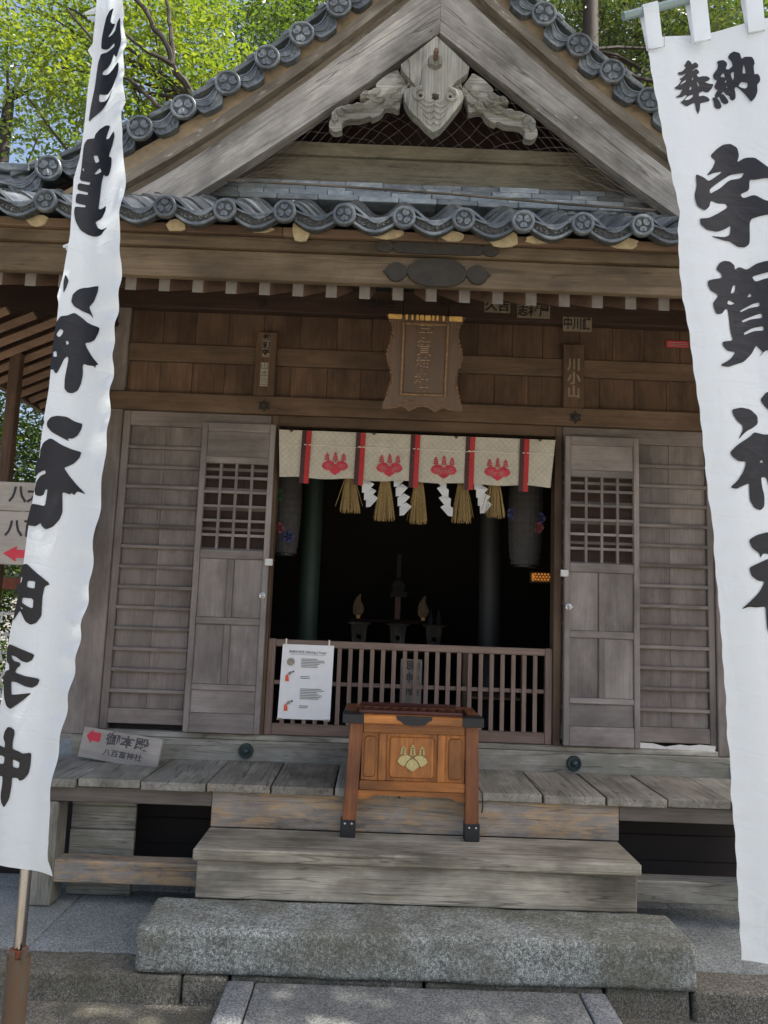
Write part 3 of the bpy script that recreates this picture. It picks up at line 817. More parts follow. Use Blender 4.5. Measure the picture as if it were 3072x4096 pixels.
# large paving slabs of the platform, joints left open
row = [(-5.2, -3.4), (-3.4, -1.9), (-1.9, -0.4), (-0.4, 1.0), (1.0, 2.6), (2.6, 5.2)]
for k, (ya, yb) in enumerate(((-1.166, -0.35), (-0.35, 0.5))):
    for a, b_ in row:
        sh = 0.0 if k == 0 else 0.6
        stoneblock('paving_slab', a + sh + 0.004, b_ + sh - 0.004, ya + 0.004, yb - 0.004, PZ - 0.02, PZ + random.uniform(0.0, 0.004),
                   'paving_concrete', plat, rough=0.002, b=0.006, seg=0.15, seed=a)

gs = stoneblock('stone_step', -1.31, 1.33, -1.39, -1.0, PZ + 0.001, 0.425, 'granite', None, rough=0.007, b=0.026, seg=0.045, seed=4)
tag(gs, 'long thick speckled granite block laid as the lowest step', 'stone step')

ramp = thing('stone_slab', 'flat grey slab with paler border stones leading up to the granite step', 'stone slab', (0, -2.6, 0.09))
stoneblock('centre_slab', -0.735, 0.765, -3.9, -1.40, 0.06, 0.205, 'slab_dark', ramp, rough=0.002, b=0.01, seg=0.12, seed=9)
for a, b_ in ((-0.865, -0.741), (0.771, 0.89)):
    stoneblock('border_stone', a, b_, -3.9, -1.40, 0.06, 0.209, 'slab_border', ramp, rough=0.002, b=0.01, seg=0.12, seed=a)

# ------------------------------------------------------------------ wooden steps
st = thing('wooden_steps', 'weathered two tier wooden steps below the veranda boards', 'steps', (0.02, -0.85, 0.425))
box('riser_board', -1.135, 1.19, -0.66, -0.62, 0.681, 0.874, 'wood_peeling', st)
box('tread', -1.14, 1.185, -1.055, -0.662, 0.618, 0.680, 'wood_step', st, 0.008)
box('riser_beam', -1.122, 1.172, -1.02, -0.90, 0.426, 0.616, 'wood_step', st, 0.006)
for a, b_ in ((-1.12, -1.07), (1.12, 1.17)):
    box('side_board', a, b_, -0.898, -0.56, 0.426, 0.616, 'wood_step', st)

# ------------------------------------------------------------------ the hall
H = thing('shrine_building', 'grey brown wooden shrine hall with patterned tile roof and carved gable', 'shrine', (0, 1.0, PZ))

# veranda boards
seams = [-2.27, -1.9, -1.54, -1.165, -0.80, -0.44, -0.07, 0.34, 0.75, 1.11, 1.46, 1.83, 2.3]
for i in range(len(seams) - 1):
    m = 'wood_deck_worn' if i in (3, 4, 8, 9, 10) else 'wood_deck'
    f = -0.688 + random.uniform(-0.012, 0.008)
    x0, x1 = seams[i] + 0.005, seams[i + 1] - 0.005
    dz = random.uniform(-0.003, 0.003)
    bm_ = MB()
    n = 8
    fl = [(x0, -0.03)] + [(x0 + (x1 - x0) * k / n, f + 0.004 * mnoise.noise((x0 * 9 + k * 1.3, 0, i))) for k in range(n + 1)] + [(x1, -0.03)]
    k0 = len(fl)
    vs = [(x, y, 0.923 + dz) for x, y in fl] + [(x, y, 0.877 + dz) for x, y in fl]
    fs = [list(range(k0)), [k0 + q for q in range(k0)][::-1]] + [[q, (q + 1) % k0, (q + 1) % k0 + k0, q + k0] for q in range(k0)]
    bm_.add(vs, fs)
    o = bm_.build('veranda_board', m, H, perm=(1, 0, 2))
    bv = o.modifiers.new('edge', 'BEVEL')
    bv.width = 0.005
    bv.segments = 2
# beams under the veranda
box('edge_beam', -2.12, -1.137, -0.655, -0.56, 0.79, 0.874, 'wood_beam_under', H)
box('edge_beam', 1.193, 2.25, -0.655, -0.56, 0.79, 0.874, 'wood_beam_under', H)
box('ground_beam', -2.05, -1.125, -0.64, -0.52, 0.345, 0.466, 'wood_peeling', H, 0.006)
box('ground_beam', 1.175, 2.2, -0.64, -0.52, 0.345, 0.466, 'wood_deck', H, 0.006)
for x in (-2.08, 2.12):
    box('veranda_post', x - 0.075, x + 0.075, -0.66, -0.50, PZ + 0.004, 0.79 if x > 0 else 0.785, 'wood_deck', H, 0.01)
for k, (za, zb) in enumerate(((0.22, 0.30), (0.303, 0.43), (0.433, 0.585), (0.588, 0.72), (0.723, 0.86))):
    box('skirting_board', -2.0, -1.62, -0.46 + 0.006 * (k % 2), -0.43, za, zb, 'wood_deck', H)  # paler wood here paints this end of the skirting as lit
    box('skirting_board', -2.6, -1.0, -0.16 + 0.006 * (k % 2), -0.13, za, zb, 'room_dark', H)  # near-black colour paints in the shade under the veranda, next ones too
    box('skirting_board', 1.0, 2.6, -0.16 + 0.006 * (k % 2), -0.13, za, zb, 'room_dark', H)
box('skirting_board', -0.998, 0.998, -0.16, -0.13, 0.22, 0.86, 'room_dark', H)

# ground sill, threshold
box('ground_sill', -2.2, 2.22, -0.03, 0.10, 0.905, 1.052, 'wood_deck', H, 0.005)
box('threshold', -2.04, 2.05, -0.02, 0.08, 1.054, 1.088, 'wood_deck', H)
mb = MB()
mb.prism([[(1.53, 1.093), (2.03, 1.088), (2.035, 1.122), (1.93, 1.128), (1.86, 1.118), (1.80, 1.124), (1.70, 1.108), (1.62, 1.126), (1.53, 1.128)]], -0.012, -0.016)
mb.build('paint_flake', 'white_paint', H)


# nail covers
def ring_boss(x, z):
    m = MB()
    m.lathe([(0.050, -0.030), (0.049, -0.040), (0.044, -0.050), (0.036, -0.050), (0.030, -0.040), (0.022, -0.040), (0.020, -0.050), (0.012, -0.057), (0.002, -0.059)], (x, 0, z), 28, axis='Y')
    return m.build('nail_cover', 'verdigris_iron', H, smooth=True)


for x, z in ((-1.057, 0.987), (1.094, 0.983), (2.17, 0.985)):
    ring_boss(x, z)
for x in (-1.065, 1.085):
    m = MB()
    pts = []
    for k in range(12):
        r = 0.055 if k % 2 == 0 else 0.036
        pts.append((x + r * math.sin(2 * math.pi * k / 12), 3.303 + r * math.cos(2 * math.pi * k / 12)))
    m.prism([pts], -0.035, -0.048, shrink=0.15)
    m.lathe([(0.024, -0.047), (0.018, -0.058), (0.004, -0.062)], (x, 0, 3.303), 12, axis='Y')
    m.build('nail_cover', 'patina_plate', H)

# corner posts, jambs
box('corner_post', -2.32, -2.042, -0.02, 0.12, 1.054, 4.25, 'wood_wall_grey', H, 0.006)
box('corner_post', 2.052, 2.21, -0.02, 0.12, 1.054, 4.25, 'wood_wall_grey', H, 0.006)
box('jamb', -1.01, -0.957, -0.015, 0.10, 1.09, 3.243, 'wood_brown_mid', H)
box('jamb', 0.955, 1.008, -0.015, 0.10, 1.09, 3.243, 'wood_brown_mid', H)

# plank panels left and right with slats
def wall_panel(x0, x1, outer):
    xm = (x0 + x1) / 2
    xo = x0 if outer < 0 else x1
    inner0, inner1 = (x0 + 0.052, x1) if outer < 0 else (x0, x1 - 0.045)
    if outer < 0:
        box('panel_stile', x0, inner0 - 0.001, -0.004, 0.05, 1.09, 3.243, 'wood_wall_grey', H)
    else:
        box('panel_stile', inner1 + 0.001, x1, -0.004, 0.05, 1.09, 3.243, 'wood_wall_grey', H)
    box('panel_rail', inner0, inner1, -0.004, 0.05, 1.130, 1.228, 'wood_wall_grey', H)
    box('panel_rail', inner0, inner1, -0.004, 0.05, 3.140, 3.243, 'wood_wall_grey', H)
    n = 4
    w_ = (inner1 - inner0) / n
    for i in range(n):
        box('wall_plank', inner0 + i * w_ + 0.0008, inner0 + (i + 1) * w_ - 0.0008, 0.022, 0.04, 1.228, 3.14, 'wood_wall_grey', H, 0.0015)
    z = 1.342
    while z < 3.05:
        box('wall_slat', inner0, inner1, -0.008, 0.0215, z - 0.012, z + 0.012, 'wood_wall_grey', H, 0.003)
        z += 0.1372


wall_panel(-2.04, -1.012, -1)
wall_panel(1.01, 2.05, 1)


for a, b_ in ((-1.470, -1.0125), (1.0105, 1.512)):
    box('backing_board', a, b_, -0.0075, -0.0045, 2.29, 2.90, 'wood_dark', H, 0.001)  # dark sheet over the wall planks, added to darken the lattice holes
# doors
def door(x0, x1, hinge):
    y0, y1 = -0.075, -0.035
    root = box('door', x0, x0 + 0.038, y0, y1, 1.100, 3.165, 'wood_door', H)
    st_ = 0.038
    a, b_ = x0 + st_ + 0.0005, x1 - st_ - 0.0005
    box('stile', x1 - st_, x1, y0, y1, 1.100, 3.165, 'wood_door', root)
    for za, zb in ((1.100, 1.225), (1.372, 1.410), (1.800, 1.846), (2.236, 2.297), (2.884, 2.93), (3.105, 3.165)):
        box('rail', a, b_, y0 + 0.001, y1, za, zb, 'wood_door', root)
    xm = (x0 + x1) / 2
    for za, zb in ((1.411, 1.799), (1.847, 2.235)):
        box('mullion', xm - 0.021, xm + 0.021, y0 + 0.001, y1, za, zb, 'wood_door', root)
        box('door_panel', a, xm - 0.0215, y0 + 0.016, y1 - 0.006, za, zb, 'wood_door', root, 0.002, perm=(2, 0, 1))
        box('door_panel', xm + 0.0215, b_, y0 + 0.016, y1 - 0.006, za, zb, 'wood_door', root, 0.002, perm=(2, 0, 1))
    box('door_panel', a, b_, y0 + 0.016, y1 - 0.006, 1.226, 1.371, 'wood_door', root, 0.002)
    box('door_panel', a, b_, y0 + 0.010, y1 - 0.006, 2.931, 3.104, 'wood_door', root, 0.002)
    for k in range(1, 4):
        x = a + (b_ - a) * k / 4
        box('lattice_bar', x - 0.009, x + 0.009, y0 + 0.004, y0 + 0.022, 2.298, 2.883, 'wood_door', root, 0.001)
    for k in range(1, 6):
        z = 2.297 + (2.884 - 2.297) * k / 6
        box('lattice_bar', a, b_, y0 + 0.0055, y0 + 0.0235, z - 0.009, z + 0.009, 'wood_door', root, 0.001)
    xe = x1 if hinge < 0 else x0
    m = MB()
    m.box(xe - 0.022 if hinge < 0 else xe - 0.03, xe + 0.03 if hinge < 0 else xe + 0.022, y0 - 0.022, y0 - 0.001, 2.20, 2.245, 0.003)
    m.build('latch_box', 'white_paint', root)
    m = MB()
    m.lathe([(0.021, 0.0), (0.021, -0.006), (0.012, -0.009), (0.009, -0.02)], (xe + 0.028 * hinge, y0, 2.0), 14, axis='Y')
    m.box(xe + 0.028 * hinge - 0.005, xe + 0.028 * hinge + 0.022, y0 - 0.034, y0 - 0.021, 1.993, 2.005, 0.002)
    m.build('door_knob', 'steel', root, smooth=True)
    for z in (1.3, 2.05, 2.95):
        m = MB()
        xh = x0 if hinge < 0 else x1
        m.tube([(xh, y1 + 0.006, z - 0.04), (xh, y1 + 0.006, z + 0.04)], 0.006)
        m.build('hinge', 'black_iron', root)
    return root


door(-1.472, -0.972, -1)
door(1.012, 1.516, 1)

# lintel beams and upper wall
box('lintel_beam', -2.2, 2.21, -0.045, 0.08, 3.245, 3.372, 'wood_brown_mid', H, 0.006)
box('lintel_strip', -0.956, 0.954, -0.02, 0.06, 3.17, 3.243, 'wood_brown_mid', H, 0.003)
for za, zb in ((3.374, 3.602), (3.732, 3.975)):
    x = -2.04
    while x < 2.04:
        x2 = min(x + random.uniform(0.215, 0.262), 2.05)
        if 2.05 - x2 < 0.1:
            x2 = 2.05
        box('upper_plank', x + 0.001, x2 - 0.001, 0.012 + random.uniform(0, 0.004), 0.035, za, zb, 'wood_brown', H, 0.002, perm=(2, 0, 1))
        x = x2
box('upper_rail', -2.04, 2.05, -0.010, 0.035, 3.604, 3.730, 'wood_brown_mid', H)
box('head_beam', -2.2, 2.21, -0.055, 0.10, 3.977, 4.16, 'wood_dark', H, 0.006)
for x in (-1.075, 1.075):
    box('short_post', x - 0.072, x + 0.072, -0.040, -0.011, 3.374, 3.83, 'wood_brown', H)

# ------------------------------------------------------------------ eaves
SL = 0.45
box('fascia_board', -2.95, 2.95, -1.74, -1.70, 3.468, 3.608, 'wood_fascia', H, 0.005)
box('fascia_board', -2.96, 2.96, -1.765, -1.70, 3.610, 3.668, 'wood_fascia', H, 0.006)
x = -2.97
while x < 2.95:
    x2 = min(x + random.uniform(0.6, 0.95), 2.97)
    box('tile_batten', x + 0.001, x2 - 0.001, -1.785, -1.70, 3.670, 3.712, 'wood_brown_mid', H, 0.003)
    x = x2
for x, w_, h in ((-0.66, 0.05, 0.06), (-0.26, 0.09, 0.028), (0.29, 0.085, 0.05), (0.455, 0.07, 0.02), (-0.85, 0.06, 0.02), (0.86, 0.08, 0.03), (-1.25, 0.05, 0.03), (-1.9, 0.06, 0.03), (0.05, 0.06, 0.025)):
    m = MB()
    pts = circle(0, 0, 1, 12)
    pts = [(x + p[0] * w_ * random.uniform(0.75, 1.1), 3.690 + p[1] * h * random.uniform(0.8, 1.1) + 0.004) for p in pts]
    m.prism([pts], -1.786, -1.795)
    m.build('mortar_patch', 'plaster_pale', H)
# rafters
def rafter(x, ylen):
    w2, h2 = 0.026, 0.033
    vs = []
    for y in (-1.65, -1.65 + ylen):
        z = 3.462 + (y + 1.65) * SL
        for sx, sz in ((-1, -1), (1, -1), (1, 1), (-1, 1)):
            vs.append((x + sx * w2, y, z + sz * h2))
    fs = [(3, 2, 1, 0), (4, 5, 6, 7), (0, 1, 5, 4), (1, 2, 6, 5), (2, 3, 7, 6), (3, 0, 4, 7)]
    m = MB()
    m.add(vs, fs)
    m.m[0] = 1
    o = m.build('rafter', ['wood_rafter', 'rafter_end'], H, perm=(1, 0, 2))
    return o


x = -0.0305 - 0.1617 * 18
while x < 2.9:
    ln = 1.64 if abs(x) < 2.2 else max(0.2, 1.64 - (abs(x) - 2.2) * 1.6)
    rafter(x, ln)
    x += 0.1617
# front soffit, hip shaped
m = MB()
vs = [(-2.97, -1.7, 3.512), (2.97, -1.7, 3.512), (2.22, 0.0, 3.512 + 1.7 * SL), (-2.22, 0.0, 3.512 + 1.7 * SL)]
m.add([(a, b_, c + dz) for dz in (0, 0.02) for a, b_, c in vs], [(0, 1, 2, 3), (4, 5, 6, 7), (0, 1, 5, 4), (1, 2, 6, 5), (2, 3, 7, 6), (3, 0, 4, 7)])
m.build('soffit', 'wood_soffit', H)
# side eaves: soffit boards and rafters running down to the left and right
for sgn in (-1, 1):
    m = MB()
    zo, zi = 3.46, 3.46 + 0.85 * 0.45
    vs = [(sgn * 2.97, -1.68, zo), (sgn * 2.97, 6.0, zo), (sgn * 2.12, 6.0, zi), (sgn * 2.12, -0.05, zi)]
    m.add([(a, b_, c + dz) for dz in (0, 0.02) for a, b_, c in vs], [(0, 1, 2, 3), (4, 5, 6, 7), (0, 1, 5, 4), (1, 2, 6, 5), (2, 3, 7, 6), (3, 0, 4, 7)])
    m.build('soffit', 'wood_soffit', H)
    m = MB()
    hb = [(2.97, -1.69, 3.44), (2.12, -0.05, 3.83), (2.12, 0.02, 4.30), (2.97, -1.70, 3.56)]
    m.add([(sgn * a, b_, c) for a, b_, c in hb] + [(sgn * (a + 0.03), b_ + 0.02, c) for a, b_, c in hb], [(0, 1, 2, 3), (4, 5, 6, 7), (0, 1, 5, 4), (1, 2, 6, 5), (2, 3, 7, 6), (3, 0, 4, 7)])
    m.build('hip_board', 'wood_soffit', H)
    y = -1.45
    while y < 5.9:
        xi = 2.12 if y > -0.05 else 2.97 - (y + 1.68) * 0.52
        zi2 = 3.43 + (2.97 - xi) * 0.45
        m = MB()
        m.tube([(sgn * 2.95, y, 3.43), (sgn * xi, y, zi2)], 0.034, 4)
        o = m.build('side_rafter', 'wood_rafter', H)
        y += 0.165
    box('side_fascia', sgn * 2.95, sgn * 3.0, -1.70, 6.0, 3.40, 3.56, 'wood_fascia', H)
    box('side_wall', sgn * 2.10, sgn * 2.16, 0.12, 5.9, 1.05, 4.25, 'wood_wall_grey', H)

# post that carries the left eave, behind the banner
tp = box('eave_post', -2.725, -2.655, -0.285, -0.215, PZ + 0.003, 3.54, 'wood_brown', H, 0.006)

# metal plates over the fascia joint
m = MB()
m.prism([smoothloop([(-0.20, 3.612), (0.18, 3.612), (0.20, 3.625), (0.20, 3.655), (0.18, 3.666), (-0.20, 3.666), (-0.225, 3.655), (-0.225, 3.625)], 1)], -1.766, -1.776)
for cx in (-0.262, 0.237):
    m.prism([smoothloop([(cx - 0.05, 3.64), (cx - 0.02, 3.668), (cx + 0.02, 3.668), (cx + 0.045, 3.64), (cx + 0.02, 3.612), (cx - 0.02, 3.612)], 1)], -1.766, -1.777)
m.build('fascia_plate', 'patina_plate', H)
m = MB()
pts = [(-0.155 + 0.0, 3.53), (-0.145, 3.565), (-0.11, 3.592), (-0.06, 3.604), (0.035, 3.604), (0.085, 3.592), (0.12, 3.565), (0.13, 3.53), (0.12, 3.50), (0.085, 3.475), (0.035, 3.462), (-0.06, 3.462), (-0.11, 3.475), (-0.145, 3.50)]
m.prism([pts], -1.741, -1.753, shrink=0.03)
for cx in (-0.205, 0.18):
    m.prism([circle(cx, 3.53, 0.05, 22)], -1.741, -1.752, shrink=0.08)
    m.prism([[(cx - 0.064, 3.53), (cx - 0.04, 3.55), (cx + 0.04, 3.55), (cx + 0.064, 3.53), (cx + 0.04, 3.51), (cx - 0.04, 3.51)]], -1.741, -1.75)
m.build('fascia_plate', 'patina_plate', H)

# ------------------------------------------------------------------ roof tiles
PITCH = 0.2745


def heart(cx, cz, r, ang):
    base = [(0, 0.10), (0.30, 0.20), (0.52, 0.48), (0.50, 0.78), (0.28, 0.95), (0.08, 0.86), (0.0, 0.76), (-0.08, 0.86), (-0.28, 0.95), (-0.50, 0.78), (-0.52, 0.48), (-0.30, 0.20)]
    c, s_ = math.cos(ang), math.sin(ang)
    return [(cx + r * (x * c - z * s_), cz + r * (x * s_ + z * c)) for x, z in base]


def disc_mesh(r=0.070, turn=0.0):
    m = MB()
    m.lathe([(r, 0.006), (r, -0.014), (r - 0.004, -0.018), (r - 0.013, -0.018), (r - 0.017, -0.012), (r - 0.018, -0.008), (0.002, -0.008)], (0, 0, 0), 28, axis='Y')
    m.prism([circle(0, 0, r - 0.0185, 20)], -0.006, -0.0088, mi=1)
    for k in range(3):
        a = turn + 2 * math.pi * k / 3
        hp = smoothloop(heart(0, 0, (r - 0.017) * 1.02, a), 1)
        m.prism([hp], -0.007, -0.0165, shrink=0.12)
        for q in (-0.35, 0, 0.35):
            d = a + q * 0.6
            m.tube([(-math.sin(a) * 0.012, -0.0165, math.cos(a) * 0.012), (-math.sin(d) * 0.036, -0.0165, math.cos(d) * 0.036)], 0.0011, 4)
    v = m
    me = bpy.data.meshes.new('crest_disc')
    me.from_pydata(v.v, [], v.f)
    me.polygons.foreach_set('material_index', v.m)
    fixn(me)
    me.polygons.foreach_set('use_smooth', [True] * len(me.polygons))
    me.update()
    me.set_sharp_from_angle(angle=R(35))
    setg(me)
    me.materials.append(M('roof_tile_mat'))
    me.materials.append(M('tile_recess'))
    return me


def sprof(t, lift=0.0):
    """tile cross profile over one pitch, t in 0..1; crest at 0 and 1, trough near the middle"""
    return 0.038 * math.cos(2 * math.pi * t) + 0.012 * math.sin(2 * math.pi * t) + lift


def field_tile_mesh(ln=0.26, drop=0.0):
    n = 12
    vs, fs = [], []
    th = 0.02
    for (y, dz) in ((0, 0.0), (ln, -0.012)):
        for k in range(n + 1):
            t = k / n
            vs.append((PITCH * t * 1.0, y, sprof(t) + dz))
        for k in range(n + 1):
            t = k / n
            vs.append((PITCH * t * 1.0, y, sprof(t) + dz - th))
    q = n + 1
    for k in range(n):
        fs.append((k, k + 1, 2 * q + k + 1, 2 * q + k))
        fs.append((q + k, q + k + 1, 3 * q + k + 1, 3 * q + k))
        fs.append((k, k + 1, q + k + 1, q + k))
    fs.append((0, q, 3 * q, 2 * q))
    fs.append((n, q + n, 3 * q + n, 2 * q + n))
    me = mk('roof_tile', vs, fs)
    fixn(me)
    me.polygons.foreach_set('use_smooth', [True] * len(me.polygons))
    me.update()
    me.set_sharp_from_angle(angle=R(40))
    me.materials.append(M('roof_tile_mat'))
    return me


def pendant_mesh(mirror=1, flatter=1.0, verge=False):
    """front edge tile: S-shaped back, hanging face with a raised rim and scroll relief"""
    n = 14
    m = MB()
    # body
    vs, fs = [], []
    for (y, dz) in ((-0.012, 0.0), (0.26, 0.0)):
        for lift in (0, -0.016):
            for k in range(n + 1):
                t = k / n
                vs.append((PITCH * t, y, sprof(t, lift) + dz))
    q = n + 1
    for k in range(n):
        fs += [(k, k + 1, 2 * q + k + 1, 2 * q + k), (q + k, q + k + 1, 3 * q + k + 1, 3 * q + k), (k, k + 1, q + k + 1, q + k)]
    fs += [(0, q, 3 * q, 2 * q), (n, q + n, 3 * q + n, 2 * q + n)]
    m.add(vs, fs)
    # face between two discs
    x0, x1 = (0.052, PITCH - 0.052) if verge else (0.036, PITCH - 0.036)

    def lo(t):
        if verge:
            return -0.020 - 0.072 * min(1.0, 1.9 * math.sin(math.pi * (1 - t) ** 0.8)) * (0.8 + 0.2 * math.sin(math.pi * t))
        return -0.050 - 0.050 * math.sin(math.pi * t) * flatter

    def hi(t):
        if verge:
            return 0.004 - 0.040 * math.sin(math.pi * (1 - t) ** 0.85)
        return -0.006 - 0.030 * math.sin(math.pi * t) * flatter
    if verge:
        for q, w_ in ((0.012, 0.008), (0.028, 0.009)):
            NN = 10
            rib = [(x0 + (x1 - x0) * k / NN, hi(k / NN) + q) for k in range(NN + 1)] + [(x1 - (x1 - x0) * k / NN, hi(1 - k / NN) + q + w_) for k in range(NN + 1)]
            m.prism([rib], 0.03, -0.012 + q * 0.3)
        m.box(x0 - 0.01, x1 - 0.02, -0.006, 0.05, 0.040, 0.066, 0.004)
        m.box(x0 - 0.01, x0 + 0.05, -0.012, 0.05, 0.052, 0.082, 0.008)
    N = 12
    outer = [(x0 + (x1 - x0) * k / N, lo(k / N)) for k in range(N + 1)] + [(x1 - (x1 - x0) * k / N, hi(1 - k / N)) for k in range(N + 1)]
    m.prism([outer], 0.03, -0.006, mi=1)
    rim = [(x0 - 0.004 + (x1 - x0 + 0.008) * k / N, lo(k / N) - 0.003) for k in range(N + 1)] + [(x1 + 0.004 - (x1 - x0 + 0.008) * k / N, lo(1 - k / N) + 0.010) for k in range(N + 1)]
    m.prism([rim], -0.004, -0.016)
    rim = [(x0 - 0.002 + (x1 - x0 + 0.004) * k / N, hi(k / N) - 0.004) for k in range(N + 1)] + [(x1 + 0.002 - (x1 - x0 + 0.004) * k / N, hi(1 - k / N) + 0.006) for k in range(N + 1)]
    m.prism([rim], -0.004, -0.013)
    # scroll relief
    for sg in (-1, 1):
        for j, (px, rr) in enumerate(((0.022, 0.011), (0.048, 0.009), (0.068, 0.006))):
            cx = PITCH / 2 + sg * px
            t = (cx - x0) / (x1 - x0)
            cz = (lo(t) + hi(t)) / 2 + 0.002
            pts = []
            for k in range(9):
                a = sg * (0.6 + k * 0.62)
                r_k = rr * (1 - k / 10)
                pts.append((cx + r_k * math.cos(a), -0.0075, cz + r_k * math.sin(a)))
            m.tube(pts, 0.0022, 4)
    v = m
    me = bpy.data.meshes.new('edge_tile')
    vv = [(x * mirror, y, z) for x, y, z in v.v]
    me.from_pydata(vv, [], v.f)
    me.polygons.foreach_set('material_index', v.m)
    fixn(me)
    me.polygons.foreach_set('use_smooth', [True] * len(me.polygons))
    me.update()
    me.set_sharp_from_angle(angle=R(35))
    setg(me)
    me.materials.append(M('roof_tile_mat'))
    me.materials.append(M('tile_debris' if not verge else 'roof_tile_mat'))
    return me


DM = [disc_mesh(0.053, t) for t in (0, math.pi, 0.12, math.pi + 0.15, -0.5)]
DMV = [disc_mesh(0.072, t) for t in (math.pi, math.pi + 0.08, math.pi - 0.07)]
FT = field_tile_mesh()
PM = pendant_mesh()

ECX = 0.0945


def debris(x):
    m = MB()
    n = 8
    vs = []
    for k in range(n + 1):
        t = 0.25 + 0.5 * k / n
        vs.append((x + PITCH * t, -1.80, 3.727 + sprof(t) + 0.003))
        vs.append((x + PITCH * t, -1.87, 3.727 + sprof(t) + 0.001))
    m.add(vs, [(2 * k, 2 * k + 1, 2 * k + 3, 2 * k + 2) for k in range(n)])
    return m


EZ = 3.735
for i in range(-11, 11):
    x = ECX + PITCH * i
    ez = EZ + 0.0006 * (abs(i) ** 1.6) * 0.6 + random.uniform(-0.003, 0.003)
    t = link('edge_tile', PM, None, H, (x, -1.845 + random.uniform(-0.004, 0.004), ez + 0.03))
    t.rotation_euler = (R(0), R(random.uniform(-1, 1)), 0)
    if i == -11:
        continue
    d = link('crest_disc', DM[i % 5], None, t, (x, -1.87, ez + random.uniform(-0.003, 0.003)))
    d.rotation_euler = (0, R(random.uniform(-9, 9)), 0)
# field tiles of the lower roof, four courses
for c in range(4):
    y = -1.80 + c * 0.205
    z = EZ + 0.045 + c * 0.205 * 0.60
    for i in range(-11, 11):
        o = link('roof_tile', FT, None, H, (ECX + PITCH * i + random.uniform(-0.003, 0.003), y + random.uniform(-0.008, 0.008), z + random.uniform(-0.004, 0.004)))
        o.rotation_euler = (R(31 - 1.5 + random.uniform(-1.2, 1.2)), 0, R(random.uniform(-1.2, 1.2)))
# fill of the roof under the tiles
m = MB()
m.add([(-2.98, -1.74, 3.712), (2.98, -1.74, 3.712), (2.98, -0.92, 4.22), (-2.98, -0.92, 4.22), (-2.98, -0.92, 3.93), (2.98, -0.92, 3.93), (-2.98, -1.69, 3.58), (2.98, -1.69, 3.58)],
      [(0, 1, 2, 3), (3, 2, 5, 4), (6, 7, 1, 0), (6, 7, 5, 4)])
m.build('roof_bedding', 'wood_soffit', H)

# flat ridge tiles at the foot of the gable: separate overlapping pieces in courses
for c, (z0, yy) in enumerate(((4.262, -1.045), (4.300, -1.025), (4.338, -1.01), (4.376, -0.995))):
    x = -1.35 + random.uniform(-0.1, 0.0)
    while x < 1.35:
        ln = random.choice((0.22, 0.235, 0.15, 0.23))
        sag = 0.0
        box('flat_tile', x + 0.0015, x + ln - 0.0015, yy - 0.01 + random.uniform(-0.006, 0.004), -0.88, z0 + sag + random.uniform(-0.002, 0.002), z0 + 0.034 + random.uniform(-0.004, 0.001), 'noshi_tile_mat', H, 0.003)
        x += ln
m = MB()
m.tube([(-1.27, -1.16, 4.30), (-0.6, -1.17, 4.283), (0.1, -1.17, 4.262), (0.75, -1.16, 4.235), (1.25, -1.15, 4.225)], 0.007, 6)
m.build('bamboo_rod', 'wood_moulding', H)

# ------------------------------------------------------------------ gable
# beam in the gable, dark boards behind
box('gable_beam', -1.2, 1.2, -0.93, -0.86, 4.414, 4.604, 'wood_gable', H, 0.006)
box('gable_beam', -1.05, 1.05, -0.95, -0.86, 4.606, 4.686, 'wood_gable', H, 0.006)
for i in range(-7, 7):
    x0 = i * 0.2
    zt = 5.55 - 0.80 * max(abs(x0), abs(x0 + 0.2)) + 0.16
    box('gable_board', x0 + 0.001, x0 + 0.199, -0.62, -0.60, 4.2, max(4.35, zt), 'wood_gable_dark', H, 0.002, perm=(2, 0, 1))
m = MB()
m.lathe([(0.05, -0.86), (0.05, -0.62)], (0, 0, 5.02), 8, axis='Y')

PROF_IN = [(0, 5.225), (0.25, 5.02), (0.448, 4.862), (0.572, 4.762), (0.78, 4.594), (0.993, 4.428), (1.228, 4.255), (1.45, 4.10)]
PROF_OUT = [(0, 5.60), (0.22, 5.372), (0.443, 5.165), (0.72, 4.91), (1.0, 4.675), (1.25, 4.478), (1.5, 4.292), (1.75, 4.125)]


def interp(pf, x):
    for (a, b_), (c, d) in zip(pf, pf[1:]):
        if x <= c:
            return b_ + (d - b_) * (x - a) / (c - a)
    (a, b_), (c, d) = pf[-2], pf[-1]
    return b_ + (d - b_) * (x - a) / (c - a)


def band(name, sgn, lo, hi, x1, ya, yb, mat, n=12, x0=0.0):
    m = MB()
    top = []
    bot = []
    for k in range(n + 1):
        x = x0 + (x1 - x0) * k / n
        top.append((sgn * x, hi(x)))
        bot.append((sgn * x, lo(x)))
    m.prism([top + bot[::-1]], ya, yb)
    o = m.build(name, mat, H)
    # grain along the slope
    me = o.data
    at = me.attributes['g'].data
    ca, sa = math.cos(R(38)), math.sin(R(38))
    for i, v in enumerate(me.vertices):
        wx, wz = v.co.x, v.co.z
        at[i].vector = (sgn * wx * ca - wz * sa + sgn * 5, v.co.y, sgn * wx * sa + wz * ca + 3)
    return o


